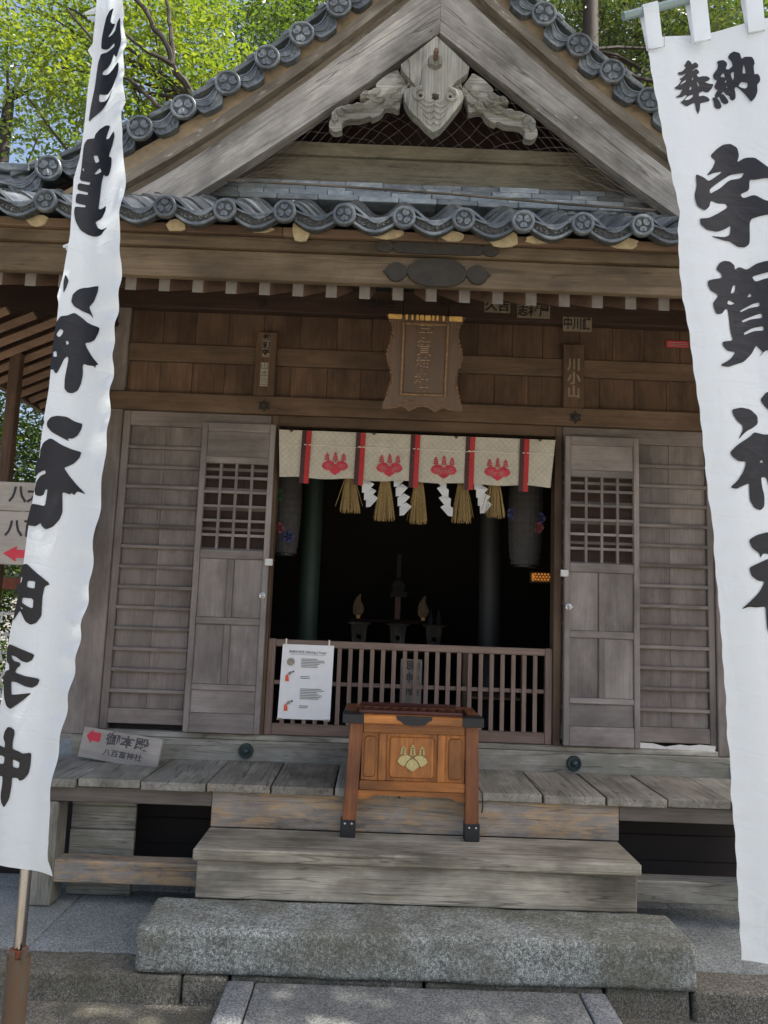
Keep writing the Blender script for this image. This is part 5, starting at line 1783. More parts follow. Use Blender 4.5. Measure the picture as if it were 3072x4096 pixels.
for a, b_ in ((-0.197, -0.153), (0.138, 0.183)):
    box('mullion', a, b_, yB, yB + 0.03, 0.985, 1.245, 'wood_box', OB)
for a, b_ in ((-0.292, -0.198), (-0.152, 0.137), (0.184, 0.292)):
    box('panel', a, b_, yB + 0.012, yB + 0.026, 0.985, 1.245, 'wood_box', OB, 0.001, perm=(2, 0, 1))
    ins = 0.016
    pts = [(a + ins, 0.985 + ins + 0.012), (a + ins + 0.012, 0.985 + ins), (b_ - ins - 0.012, 0.985 + ins), (b_ - ins, 0.985 + ins + 0.012), (b_ - ins, 1.245 - ins - 0.012), (b_ - ins - 0.012, 1.245 - ins), (a + ins + 0.012, 1.245 - ins), (a + ins, 1.245 - ins - 0.012)]
    m = MB()
    m.prism([pts], yB + 0.013, yB + 0.003, shrink=0.06)
    m.build('raised_panel', 'wood_box', OB, perm=(2, 0, 1))
m = MB()
emblem(m, -0.004, 1.108, 0.17, yB + 0.002, 0.010, 0.95)
m.build('gold_crest', 'gold_pale', OB)
for x0, x1 in ((-0.325, -0.30), (0.30, 0.325)):
    box('side_panel', x0, x1, yB + 0.02, -0.34, 0.96, 1.298, 'wood_box', OB)
box('back_panel', -0.30, 0.30, -0.37, -0.345, 0.96, 1.298, 'wood_box', OB)
box('bottom_panel', -0.299, 0.299, yB + 0.031, -0.372, 0.955, 0.97, 'wood_box', OB)
# top frame
T0, T1 = 1.302, 1.350
box('top_frame', -0.402, 0.385, -0.80, -0.735, T0, T1, 'wood_box', OB, 0.004)
box('top_frame', -0.402, 0.385, -0.365, -0.305, T0, T1, 'wood_box_leg', OB, 0.004)
box('top_frame', -0.402, -0.335, -0.734, -0.366, T0, T1, 'wood_box_leg', OB, 0.004)
box('top_frame', 0.318, 0.385, -0.734, -0.366, T0, T1, 'wood_box_leg', OB, 0.004)
for k in range(11):
    x = -0.300 + k * 0.0585
    m = MB()
    m.box(-0.012, 0.012, -0.184, 0.184, -0.02, 0.02, 0.002, mat=None)
    m.v = [(a + x, b_ - 0.55, c + 1.322) for a, b_, c in m.v]
    m.build('grille_bar', 'wood_box_grille', OB)
# raised lip round the coin opening
box('lip', -0.315, 0.272, -0.738, -0.728, T1 + 0.0005, T1 + 0.020, 'wood_box_grille', OB, 0.002)
box('lip', -0.315, 0.272, -0.372, -0.362, T1 + 0.0005, T1 + 0.020, 'wood_box_grille', OB, 0.002)
m = MB()
m.box(-0.334, 0.317, -0.733, -0.367, 1.27, 1.285, 0.001)
m.build('coin_tray', 'wood_box_grille', OB)
for (a, b_) in ((-0.405, -0.285), (0.268, 0.388)):
    m = MB()
    m.box(a, b_, -0.804, -0.7335, T0 - 0.001, T1 + 0.002, 0.003)
    m.box(a if a < 0 else a + 0.05, b_ if a > 0 else b_ - 0.05, -0.7328, -0.66, T0 - 0.001, T1 + 0.002, 0.003)
    m.build('iron_corner', 'black_iron', OB)
m = MB()
m.prism([[(-0.105, 1.351), (0.100, 1.351), (0.094, 1.330), (0.075, 1.322), (0.060, 1.305), (0.02, 1.298), (-0.025, 1.298), (-0.062, 1.305), (-0.08, 1.322), (-0.1, 1.330)]], -0.801, -0.806)
m.build('iron_plate', 'black_iron', OB)
m = MB()
m.tube([(0.345, -0.62, 1.14), (0.37, -0.64, 1.15), (0.372, -0.64, 1.125), (0.35, -0.62, 1.12)], 0.004, 6)
m.box(0.345, 0.37, -0.65, -0.61, 1.085, 1.12, 0.004)
m.build('padlock', 'steel', OB)
m = MB()
m.tube([(0.37, -0.55, 1.06), (0.375, -0.62, 0.99), (0.385, -0.68, 0.945), (0.40, -0.70, 0.928), (0.405, -0.705, 0.86), (0.40, -0.70, 0.82)], 0.004, 6)
tag(m.build('cable', 'black_cable'), 'thin black cable hanging from the offering box over the veranda edge', 'cable')

# ------------------------------------------------------------------ direction sign leaning on the sill
DS = thing('direction_sign', 'small grey wooden sign with red arrow leaning beside the veranda sill', 'sign', (-1.825, -0.255, 0.925), rot=(R(-9), R(4.4), R(-13)))
def dpart(o):
    wl = o.location.copy()
    o.parent = DS
    o.location = wl
    return o
m = MB()
m.box(-0.275, 0.275, 0.0, 0.022, 0.0, 0.185, 0.003)
dpart(m.build('board', 'wood_sign', None))
m = MB()
m.prism([[(-0.245, 0.135), (-0.205, 0.178), (-0.205, 0.162), (-0.145, 0.162), (-0.145, 0.108), (-0.205, 0.108), (-0.205, 0.092)]], -0.0008, -0.002)
dpart(m.build('arrow', 'sign_red', None))
text_mesh('lettering', '御本殿', 0.078, 'ink_grey', DS, (0.045, -0.002, 0.130), ext=0.0004, bold=0.0016, sx=1.3, local=True)
text_mesh('lettering', '八百富神社', 0.044, 'ink_grey', DS, (0.03, -0.002, 0.052), ext=0.0004, bold=0.0006, sx=1.25, local=True)

# ------------------------------------------------------------------ votive name stickers on the wall
def sticker(x0, x1, z0, z1, y, text, label, paper='paper_old', ink='ink_brown', vert=True, bold=0.002, tone=None):
    t = thing('name_sticker', label, 'paper sticker', ((x0 + x1) / 2, y, z0), 'paper name stickers on the shrine front')
    if paper:
        m = MB()
        m.box(x0, x1, y - 0.001, y, z0, z1, 0.0)
        m.build('paper', paper, t)
    n = len(text)
    if vert:
        for i, ch in enumerate(text):
            h = (z1 - z0) / n
            text_mesh('character', ch, min(h * 0.95, (x1 - x0) * 1.05), ink, t, ((x0 + x1) / 2, y - 0.0022, z1 - h * (i + 0.5)), ext=0.0004, bold=bold)
    else:
        text_mesh('character', text, (z1 - z0) * 0.9, ink, t, ((x0 + x1) / 2, y - 0.0022, (z0 + z1) / 2), ext=0.0004, bold=bold, sx=(x1 - x0) / (len(text) * (z1 - z0) * 0.92))
    return t


sticker(-1.100, -1.048, 3.650, 3.812, -0.0405, '御利守', 'faded brown paper sticker, upper one on the left short post', 'paper_old')
sticker(-1.105, -1.052, 3.440, 3.610, -0.0405, '山本三', 'white paper sticker with a brown seal on the left short post', 'paper_faded', 'ink_grey', bold=0.0)
sticker(1.030, 1.120, 3.430, 3.725, -0.0405, '川小山', 'dark tall paper sticker on the right short post', None, 'paper_old', bold=0.003)
sticker(0.992, 1.195, 3.915, 4.020, -0.0565, '中川講', 'square faded sticker with two dense columns above the right short post', 'paper_old', 'ink_brown', vert=False, bold=0.002)
sticker(-0.46, -0.18, 4.02, 4.10, -0.0565, '宇賀神社', 'dark sticker row left of the name plaque under the rafters', None, 'ink_brown', vert=False, bold=0.002)
sticker(0.44, 0.62, 4.03, 4.125, -0.0565, '久吉', 'grey sticker with two bold characters right of the plaque', 'paper_old', 'ink_brown', vert=False, bold=0.0025)
sticker(0.67, 0.90, 4.00, 4.095, -0.0565, '志村屋', 'wide dark sticker between the two right hand stickers under the rafters', 'paper_old', 'ink_brown', vert=False, bold=0.0025)
sticker(0.10, 0.34, 4.05, 4.13, -0.0565, '松中村', 'dark sticker directly above the plaque under the rafters', None, 'ink_brown', vert=False, bold=0.002)
sticker(-1.16, -1.06, 4.00, 4.12, -0.0565, '小林', 'dark sticker above the left short post under the rafters', None, 'ink_brown', vert=True, bold=0.002)
t = thing('wall_notice', 'small red and white printed notice high on the wall by the right banner', 'notice', (1.84, -0.06, 3.86))
m = MB()
m.box(1.74, 1.90, 0.004, 0.008, 3.85, 3.90, 0.001)
m.build('paper', 'sign_red', t)
m = MB()
for k in range(3):
    m.box(1.75, 1.89, 0.002, 0.0035, 3.858 + 0.013 * k, 3.863 + 0.013 * k, 0.0)
m.build('white_band', 'paper_faded', t)

# ------------------------------------------------------------------ things inside the hall
def paper_lantern(x, y, z0, z1, r_, label, cols):
    t = thing('paper_lantern', label, 'lantern', (x, y, z0))
    m = MB()
    prof = [(r_ * 0.6, z0 + 0.02)]
    n = 14
    for k in range(n + 1):
        v = k / n
        rr = r_ * (0.82 + 0.18 * math.sin(math.pi * v) ** 0.6)
        prof.append((rr, z0 + 0.02 + (z1 - z0 - 0.04) * v))
        prof.append((rr * 0.975, z0 + 0.02 + (z1 - z0 - 0.04) * (v + 0.5 / n)))
    m.lathe(prof[:-1], (x, y, 0), 20)
    m.build('paper_shade', 'lantern_paper', t)
    for zz in (z0, z1 - 0.03):
        m = MB()
        m.lathe([(r_ * 0.66, zz), (r_ * 0.66, zz + 0.03)], (x, y, 0), 18)
        m.build('ring', 'black_iron', t)
    for k in range(5):
        a = R(-90 + random.uniform(-60, 60))
        zz = random.uniform(z0 + 0.12, z1 - 0.1)
        m = MB()
        rr = r_ * 1.0 + 0.002
        for q in range(5):
            b_ = q * 2 * math.pi / 5
            m.lathe([(0.022, -0.003), (0.02, 0.0)], (x + rr * math.cos(a) + 0.024 * math.cos(b_), y + rr * math.sin(a), zz + 0.024 * math.sin(b_)), 6, axis='Y')
        m.build('painted_flower', cols[k % len(cols)], t)
    return t


paper_lantern(-0.93, 0.42, 2.30, 3.1, 0.11, 'tall white paper lantern with flowers behind the left door', ['lantern_blue', 'lantern_pink', 'lantern_green'])
paper_lantern(0.84, 0.42, 2.28, 3.1, 0.13, 'tall dark paper lantern with blue flowers behind the curtain at right', ['lantern_blue', 'lantern_blue', 'lantern_pink'])
t = thing('glowing_lantern', 'small orange glowing lantern with hexagon grille at the right of the dark room', 'lantern', (1.0, 0.6, 2.17))
m = MB()
m.box(0.945, 1.075, 0.605, 0.69, 2.195, 2.255, 0.006)
m.build('light', 'lamp_glow', t)
m = MB()
for k in range(6):
    for j in range(3):
        cx, cz = 0.957 + 0.024 * k + (0.012 if j % 2 else 0), 2.205 + 0.020 * j
        pts = [(cx + 0.0125 * math.cos(R(60 * q + 30)), 0.603, cz + 0.0125 * math.sin(R(60 * q + 30))) for q in range(7)]
        m.tube(pts, 0.0026, 4)
m.build('grille', 'black_iron', t)
box('case', 0.93, 1.09, 0.69, 0.70, 2.18, 2.27, 'black_iron', t)

AL = thing('altar_table', 'dark altar table at the back of the room', 'altar', (0, 2.5, 1.05))
box('table_top', -0.9, 0.9, 2.3, 2.9, 1.52, 1.56, 'wood_dark', AL)
for x in (-0.85, 0.85):
    box('leg', x - 0.03, x + 0.03, 2.32, 2.38, 1.05, 1.518, 'wood_dark', AL)
box('upper_shelf', -0.5, 0.5, 2.62, 2.9, 1.80, 1.83, 'wood_dark', AL)
labels = ('leftmost of the three pale offering stands on the altar', 'middle offering stand on the altar, below the mirror', 'rightmost of the three offering stands on the altar')
for i, x in enumerate((-0.40, -0.02, 0.33)):
    t = thing('offering_stand', labels[i], 'offering stand', (x, 2.4, 1.56), 'offering stands on the altar')
    m = MB()
    m.prism([[(x - 0.06, 1.562), (x + 0.06, 1.562), (x + 0.08, 1.78), (x - 0.08, 1.78)], circle(x, 1.66, 0.024, 12)], 2.50, 2.34)
    m.build('base', 'wood_moulding', t)
    m = MB()
    m.box(x - 0.11, x + 0.11, 2.33, 2.52, 1.781, 1.80, 0.003)
    m.build('tray', 'wood_moulding', t)
t = thing('altar_mirror', 'small pale round mirror above the middle of the altar', 'mirror', (-0.02, 2.75, 1.83))
m = MB()
m.lathe([(0.07, 2.76), (0.07, 2.75), (0.06, 2.745)], (-0.02, 0, 2.17), 20, axis='Y')
m.build('disc', 'lantern_paper', t)
m = MB()
m.box(-0.05, 0.01, 2.74, 2.77, 1.832, 2.10, 0.004)
m.build('stand', 'wood_box_leg', t)
t = thing('paper_wand', 'white zigzag paper wand standing above the mirror', 'paper wand', (-0.02, 2.65, 2.2))
m = MB()
m.box(-0.045, 0.0, 2.64, 2.65, 2.25, 2.50, 0.002)
m.build('stick', 'lantern_paper', t)
m = MB()
m.prism([[(-0.11, 2.06), (0.06, 2.06), (0.08, 2.12), (-0.09, 2.12)]], 2.64, 2.635)
m.build('paper', 'lantern_paper', t)
for i, x in enumerate((-0.42, 0.24)):
    t = thing('brass_ornament', ('gold flame shaped ornament left of the mirror', 'gold flame shaped ornament right of the mirror')[i], 'ornament', (x, 2.3, 1.8))
    m = MB()
    m.prism([smoothloop([(x - 0.05, 1.86), (x + 0.04, 1.86), (x + 0.06, 1.95), (x + 0.01, 2.02), (x + 0.03, 2.10), (x - 0.03, 2.04), (x - 0.06, 1.95)], 2)], 2.66, 2.64)
    m.build('plate', 'gold_dark', t)
    m = MB()
    m.box(x - 0.02, x + 0.02, 2.64, 2.67, 1.832, 1.87, 0.003)
    m.build('foot', 'gold', t)
for i, x in enumerate((0.30, 0.38)):
    t = thing('sake_bottle', ('left white sake bottle on the right offering stand', 'right white sake bottle on the right offering stand')[i], 'bottle', (x, 2.42, 1.80), 'white sake bottles')
    m = MB()
    m.lathe([(0.022, 1.801), (0.03, 1.83), (0.03, 1.86), (0.012, 1.90), (0.010, 1.93), (0.016, 1.945)], (x, 2.42, 0), 14)
    m.build('bottle', 'lantern_paper', t, smooth=True)
t = thing('standing_tablet', 'pale upright wooden tablet with brush writing behind the barrier', 'tablet', (0.03, 0.22, 1.05))
m = MB()
m.box(-0.055, 0.095, 0.22, 0.24, 1.052, 1.60, 0.003)
m.build('board', 'wood_sign', t)
for i, ch in enumerate('御神前'):
    text_mesh('character', ch, 0.075, 'ink_grey', t, (-0.006, 0.2185, 1.555 - 0.085 * i), ext=0.0004, bold=0.001)
    text_mesh('character', '御守護'[i], 0.06, 'ink_grey', t, (0.05, 0.2185, 1.545 - 0.085 * i), ext=0.0004)
t = thing('side_shelf', 'reddish brown shelf frame in the dark behind the right of the barrier', 'shelf', (0.72, 0.6, 1.05))
for a, b_, c, d in ((0.42, 0.46, 1.052, 1.64), (0.86, 0.90, 1.052, 1.64)):
    box('leg', a, b_, 0.6, 0.64, c, d, 'wood_brown_mid', t)
box('shelf_board', 0.40, 0.92, 0.58, 0.9, 1.641, 1.665, 'wood_brown_mid', t)
box('shelf_board', 0.461, 0.859, 0.6, 0.9, 1.30, 1.32, 'wood_brown_mid', t)

# ------------------------------------------------------------------ banners
def strip_points(left, right, rows):
    """resample two edge polylines by height"""
    def at(pl, z):
        for (a, za), (b_, zb) in zip(pl, pl[1:]):
            if (za - z) * (zb - z) <= 0 and za != zb:
                return a + (b_ - a) * (z - za) / (zb - za)
        return pl[0][0] if z > pl[0][1] else pl[-1][0]
    zt = min(left[0][1], right[0][1])
    zb = max(left[-1][1], right[-1][1])
    out = []
    for j in range(rows + 1):
        v = j / rows
        zl = left[0][1] + (left[-1][1] - left[0][1]) * v
        zr = right[0][1] + (right[-1][1] - right[0][1]) * v
        out.append(((at(left, zl), zl), (at(right, zr), zr)))
    return out


def banner_cloth(name, L_, R_, Y, rows, cols, wav, parent):
    pts = strip_points(L_, R_, rows)
    vs = []
    for j, ((xl, zl), (xr, zr)) in enumerate(pts):
        for i in range(cols + 1):
            u = i / cols
            x = xl + (xr - xl) * u
            z = zl + (zr - zl) * u
            vs.append((x, Y + wav(x, z, u), z))
    fs = [(j * (cols + 1) + i, j * (cols + 1) + i + 1, (j + 1) * (cols + 1) + i + 1, (j + 1) * (cols + 1) + i) for j in range(rows) for i in range(cols)]
    me = mk(name, vs, fs, smooth=True)
    return link(name, me, 'banner_cloth', parent)


def glyph(loops, Y, wavf, parent, ufn, maxe=0.035):
    big = max(p[0] for p in loops[0]) - min(p[0] for p in loops[0]) > 0.12 or max(p[1] for p in loops[0]) - min(p[1] for p in loops[0]) > 0.2
    sm = [smoothloop([tuple(p) for p in lp], 2 if big else 1, 0.16) for lp in loops]
    tri = tessellate_polygon([[Vector((x, z, 0)) for x, z in lp] for lp in sm])
    fl = [p for lp in sm for p in lp]
    bm = bmesh.new()
    bv = [bm.verts.new((x, 0, z)) for x, z in fl]
    for t_ in tri:
        try:
            bm.faces.new([bv[k] for k in t_])
        except ValueError:
            pass
    for _ in range(5):
        es = [e for e in bm.edges if e.calc_length() > maxe]
        if not es:
            break
        bmesh.ops.subdivide_edges(bm, edges=es, cuts=1)
        bmesh.ops.triangulate(bm, faces=bm.faces[:])
    for v in bm.verts:
        v.co.y = Y + wavf(v.co.x, v.co.z, ufn(v.co.x, v.co.z)) - 0.0025
    bmesh.ops.recalc_face_normals(bm, faces=bm.faces)
    me = bpy.data.meshes.new('lettering')
    bm.to_mesh(me)
    bm.free()
    me.polygons.foreach_set('use_smooth', [True] * len(me.polygons))
    me.update()
    setg(me, off=(0, 0, 0))
    o = link('lettering', me, 'banner_ink', parent)
    o.parent = parent
    return o


def wavL(x, z, u):
    uu = max(0.0, min(1.0, u))
    return (0.012 * math.sin(z * 3.1 + 0.5) * uu + 0.010 * math.sin(uu * 7 + z * 1.6) + 0.010 * (uu ** 5) * math.sin(z * 52 + 2 * math.sin(z * 7)) - 0.04 * uu + 0.022 * math.sin(uu * math.pi))


def wavR(x, z, u):
    uu = max(0.0, min(1.0, u))
    return 0.018 * math.sin(z * 2.0 + uu * 4) + 0.006 * math.sin(uu * 16 + z * 1.1) + 0.002 * max(0, 1 - uu * 9) * math.sin(z * 105)


LL = [tuple(p) for p in DATA['left_l']]
LR = [tuple(p) for p in DATA['left_r']]
BL = thing('shrine_banner', 'narrow white banner with black characters on a chrome pole at the left', 'banner', (-1.19, -3.0, 0.0), 'white dedication banners')
cl = banner_cloth('cloth', LL, LR, -3.0, 320, 16, wavL, BL)


def mku(L_, R_):
    def ut(x, z):
        def at(pl):
            for (a, za), (b_, zb) in zip(pl, pl[1:]):
                if (za - z) * (zb - z) <= 0 and za != zb:
                    return a + (b_ - a) * (z - za) / (zb - za)
            return pl[0][0] if z > pl[0][1] else pl[-1][0]
        a, b_ = at(L_), at(R_)
        return (x - a) / max(1e-6, b_ - a)
    return ut


uL = mku(LL, LR)
for g in DATA['left_glyphs']:
    glyph(g, -3.0, wavL, BL, uL, 0.02)
m = MB()
m.tube([(-1.185, -2.955, 0.90), (-1.19, -2.955, 2.4), (-1.178, -2.955, 4.3)], 0.0155, 14)
m.build('pole', 'chrome_pole', BL, smooth=True)
m = MB()
m.tube([(-1.184, -2.955, 0.02), (-1.184, -2.955, 0.965)], 0.031, 14)
# ragged lip
m.tube([(-1.190, -2.98, 0.955), (-1.192, -2.985, 0.985)], 0.009, 6)
m.tube([(-1.165, -2.975, 0.955), (-1.160, -2.98, 0.995)], 0.008, 6)
m.build('sleeve', 'rusty_pipe', BL, smooth=True)
m = MB()
m.tube([(-1.186, -2.955, 0.966), (-1.186, -2.955, 0.985)], 0.024, 12)
m.build('collar', 'rust_red', BL, smooth=True)
# hem at the foot and fabric tabs round the pole
for z in (3.93, 3.80, 3.02, 2.40, 1.62):
    m = MB()
    m.tube([(-1.235, -2.955, z - 0.012), (-1.20, -2.935, z), (-1.165, -2.955, z + 0.005), (-1.185, -2.985, z - 0.004), (-1.235, -2.975, z - 0.014)], [0.004, 0.012, 0.012, 0.012, 0.004], 6)
    m.build('pole_tab', 'banner_cloth', BL, smooth=True)

RL = [tuple(p) for p in DATA['right_l']]
RR = [tuple(p) for p in DATA['right_r']]
BR = thing('shrine_banner', 'wide white banner with bold black characters on the right, cut by the frame', 'banner', (0.98, -3.45, 0.0), 'white dedication banners')
cl = banner_cloth('cloth', RL, RR, -3.45, 300, 34, wavR, BR)
uR = mku(RL, RR)
for g in DATA['right_glyphs']:
    glyph(g, -3.45, wavR, BR, uR, 0.03)
m = MB()
bar = DATA['bar']
m.tube([(bar[0][0], -3.45, bar[0][1]), (bar[1][0], -3.45, bar[1][1]), (1.03, -3.45, bar[1][1] + 0.14)], 0.0105, 12)
m.build('crossbar', 'grey_pipe', BR, smooth=True)
m = MB()
m.tube([(1.03, -3.45, 0.0), (1.03, -3.45, 3.75)], 0.018, 12)
m.build('pole', 'chrome_pole', BR, smooth=True)
# loops over the crossbar
bx0, bz0 = bar[0]
sl_ = (bar[1][1] - bar[0][1]) / (bar[1][0] - bar[0][0])
for k, (xa, xb) in enumerate(((0.371, 0.409), (0.487, 0.530), (0.625, 0.668), (0.75, 0.79), (0.88, 0.92))):
    vs = []
    zt0 = [bz0 + sl_ * (x - bx0) for x in (xa, xb)]
    zb0 = []
    for x in (xa, xb):
        u = (x - 0.388) / (1.003 - 0.388)
        zb0.append(3.392 + (3.537 - 3.392) * max(0, u) - 0.030)
    prof = [(-0.006, 0, 1), (-0.0135, 0.0, 0), (-0.010, 0.012, 0), (0, 0.0165, 0), (0.010, 0.012, 0), (0.0135, 0.0, 0), (0.004, 0, 1)]
    for (dy, dz, low) in prof:
        for i, x in enumerate((xa + (0.016 if low else 0), xb + (0.016 if low else 0))):
            z = (zb0[i] if low else zt0[i] + dz)
            yb = -3.45 + (wavR(x, z, 0.1) - 0.004 if low else 0) + dy
            vs.append((x, yb, z))
    m = MB()
    m.add(vs, [(2 * i, 2 * i + 1, 2 * i + 3, 2 * i + 2) for i in range(len(prof) - 1)])
    m.build('loop', 'banner_cloth', BR)
    m = MB()
    for (a, b_) in (((0.016, 0.0), (0.058, 0.012)), ((0.058, 0.012), (0.058, 0.048)), ((0.016, 0.0), (0.016, 0.036)), ((0.016, 0.0), (0.058, 0.048)), ((0.016, 0.036), (0.058, 0.012))):
        p = [(xa + q[0], zb0[0] - 0.004 + q[1]) for q in (a, b_)]
        m.tube([(x, -3.45 + wavR(x, z, 0.1) - 0.0075, z) for x, z in p], 0.0006, 3)
    m.build('stitching', 'paper_faded', BR)

# ------------------------------------------------------------------ left side: sign boards and fortune paper rack
SB = thing('direction_signboard', 'large pale signboard with black characters and red arrow left of the hall', 'signboard', (-2.3, -0.75, 0.2))
box('board', -2.78, -2.06, -0.75, -0.73, 2.432, 2.602, 'wood_sign', SB)
box('board', -2.78, -2.06, -0.747, -0.727, 2.118, 2.429, 'wood_sign', SB)
for x in (-2.70,):
    box('post', x - 0.025, x + 0.025, -0.726, -0.68, PZ, 2.61, 'wood_brown', SB)
text_mesh('lettering', '八大龍', 0.105, 'ink', SB, (-2.255, -0.7515, 2.525), ext=0.0004, bold=0.003)
text_mesh('lettering', '八百富', 0.105, 'ink', SB, (-2.26, -0.7485, 2.325), ext=0.0004, bold=0.003)
m = MB()
ax = -2.335
m.prism([[(ax - 0.08, 2.182), (ax, 2.228), (ax - 0.004, 2.205), (ax + 0.20, 2.205), (ax + 0.20, 2.158), (ax - 0.004, 2.158), (ax, 2.135)]], -0.7475, -0.7495)
box('bracket', -2.72, -2.66, -0.68, -0.29, 2.30, 2.34, 'wood_brown', SB)
m.build('arrow', 'sign_red', SB)
OR_ = thing('fortune_paper_rack', 'wooden rack with cords full of tied white fortune papers at the left', 'rack', (-3.9, 1.7, 0.2))
for x in (-4.4, -3.36):
    box('post', x - 0.035, x + 0.035, 1.72, 1.79, PZ, 2.1, 'wood_brown_mid', OR_)
box('roof_board', -4.5, -3.27, 1.66, 1.85, 1.99, 2.09, 'rust_red', OR_)
for k, z in enumerate((1.78, 1.60, 1.43, 1.26, 1.09)):
    m = MB()
    m.tube([(-4.4, 1.75, z), (-3.9, 1.75, z - 0.02), (-3.36, 1.75, z)], 0.006 if k else 0.014, 5)
    m.build('cord', 'cord_white', OR_)
    for q in range(16):
        x = -3.40 - q * 0.06 + random.uniform(-0.02, 0.02)
        if k == 0 and q % 3:
            continue
        m = MB()
        a = random.uniform(-0.6, 0.6)
        ln = random.uniform(0.05, 0.09)
        m.add([(x - 0.008, 1.74, z + 0.01), (x + 0.008, 1.74, z + 0.01), (x + 0.012 + a * ln, 1.73, z - ln), (x - 0.008 + a * ln, 1.73, z - ln)], [(0, 1, 2, 3)])
        m.add([(x - 0.012, 1.735, z - 0.012), (x + 0.012, 1.735, z - 0.010), (x + 0.012, 1.735, z + 0.012), (x - 0.012, 1.735, z + 0.012)], [(0, 1, 2, 3)])
        m.build('tied_paper', 'omikuji', OR_)

# ------------------------------------------------------------------ trees
def leaf_mesh(name, centers, radii, n_clusters, per, size, mat, parent, seed, droop=0.2, cl_r=0.22, aspect=0.42, shell=0.35, keep=None):
    g = np.random.default_rng(seed)
    cen = np.array(centers, dtype=float)
    rad = np.array(radii, dtype=float)
    wts = (rad[:, 0] * rad[:, 1] * rad[:, 2]) ** 0.75
    pick = g.choice(len(cen), n_clusters, p=wts / wts.sum())
    d = g.normal(size=(n_clusters, 3))
    d /= np.linalg.norm(d, axis=1)[:, None]
    r = g.random(n_clusters) ** shell
    cc = cen[pick] + d * rad[pick] * r[:, None]
    if keep is not None:
        cc = cc[keep(cc)]
    n = len(cc) * per
    base = np.repeat(cc, per, axis=0) + g.normal(size=(n, 3)) * cl_r * np.array([1, 1, 0.55])
    tone = np.clip(np.repeat(g.random(len(cc)), per) * 0.7 + g.random(n) * 0.4, 0, 1)
    # leaf directions
    a = g.uniform(0, 2 * np.pi, n)
    el = g.normal(-droop, 0.35, n)
    dr = np.stack([np.cos(a) * np.cos(el), np.sin(a) * np.cos(el), np.sin(el)], 1)
    nrm = g.normal(size=(n, 3)) * 0.55 + np.array([0, 0, 1.0])
    side = np.cross(dr, nrm)
    side /= np.linalg.norm(side, axis=1)[:, None] + 1e-9
    sz = size * g.uniform(0.6, 1.25, n)
    L_ = dr * sz[:, None]
    W_ = side * (sz * aspect * 0.5)[:, None]
    up_ = np.cross(side, dr) * (sz * 0.08)[:, None]
    v = np.empty((n, 4, 3))
    v[:, 0] = base
    v[:, 1] = base + L_ * 0.5 + W_ + up_
    v[:, 2] = base + L_
    v[:, 3] = base + L_ * 0.5 - W_ + up_
    me = bpy.data.meshes.new(name)
    me.vertices.add(n * 4)
    me.vertices.foreach_set('co', v.reshape(-1).astype(np.float32))
    idx = np.arange(n)[:, None] * 4
    f = np.concatenate([idx + np.array([[0, 1, 2]]), idx + np.array([[0, 2, 3]])], 1).reshape(-1)
    me.loops.add(n * 6)
    me.loops.foreach_set('vertex_index', f.astype(np.int32))
    me.polygons.add(n * 2)
    me.polygons.foreach_set('loop_start', (np.arange(n * 2) * 3).astype(np.int32))
    me.polygons.foreach_set('loop_total', np.full(n * 2, 3, dtype=np.int32))
    me.update(calc_edges=True)
    at = me.attributes.new('tone', 'FLOAT', 'POINT')
    at.data.foreach_set('value', np.repeat(tone, 4).astype(np.float32))
    o = link(name, me, mat, parent)
    o['kind'] = 'stuff'
    return o


def tree(label, base, top, tr, branches, blobs, ncl, per, size, mat, seed, **kw):
    t = thing('broadleaf_tree', label, 'tree', base)
    m = MB()
    b0 = Vector(base)
    tp_ = Vector(top)
    pts = []
    for k in range(9):
        v = k / 8
        p = b0.lerp(tp_, v) + Vector((mnoise.noise((v * 3, seed, 0)), mnoise.noise((v * 3, seed, 9)), 0)) * 0.25 * math.sin(math.pi * v)
        pts.append(p)
    m.tube(pts, [tr * (1 - 0.6 * k / 8) for k in range(9)], 10)
    m.build('trunk', 'bark', t, smooth=True, perm=(2, 0, 1))
    for br in branches:
        m = MB()
        pl, r0, r1 = br
        sub = []
        for a, b_ in zip(pl, pl[1:]):
            a, b_ = Vector(a), Vector(b_)
            for q in range(4):
                sub.append(a.lerp(b_, q / 4) + Vector((random.uniform(-1, 1), random.uniform(-1, 1), random.uniform(-1, 1))) * 0.02)
        sub.append(Vector(pl[-1]))
        m.tube(sub, [r0 + (r1 - r0) * k / (len(sub) - 1) for k in range(len(sub))], 7)
        m.build('branch', 'bark', t, smooth=True)
    for bi, b in enumerate(blobs):
        cpt = Vector(b[:3])
        v0 = pts[5 + bi % 4]
        for q in range(5):
            e = cpt + Vector((random.uniform(-1, 1) * b[3], random.uniform(-1, 1) * b[4] * 0.6, random.uniform(-0.7, 0.9) * b[5]))
            mid = v0.lerp(e, 0.55) + Vector((0, 0, 0.25))
            m = MB()
            sub = []
            for k in range(9):
                u_ = k / 8
                p = (v0 * (1 - u_) + mid * u_) * (1 - u_) + (mid * (1 - u_) + e * u_) * u_
                sub.append(p + Vector((mnoise.noise((k * 0.7, q, bi + seed)), mnoise.noise((k * 0.7, q + 9, bi)), mnoise.noise((k * 0.7, q, bi + 20)))) * 0.12)
            m.tube(sub, [0.03 * (1 - 0.8 * k / 8) for k in range(9)], 5)
            m.build('branch', 'bark', t, smooth=True)
    c = [b[:3] for b in blobs]
    rd = [b[3:] for b in blobs]
    leaf_mesh('crown', c, rd, ncl, per, size, mat, t, seed, **kw)
    return t


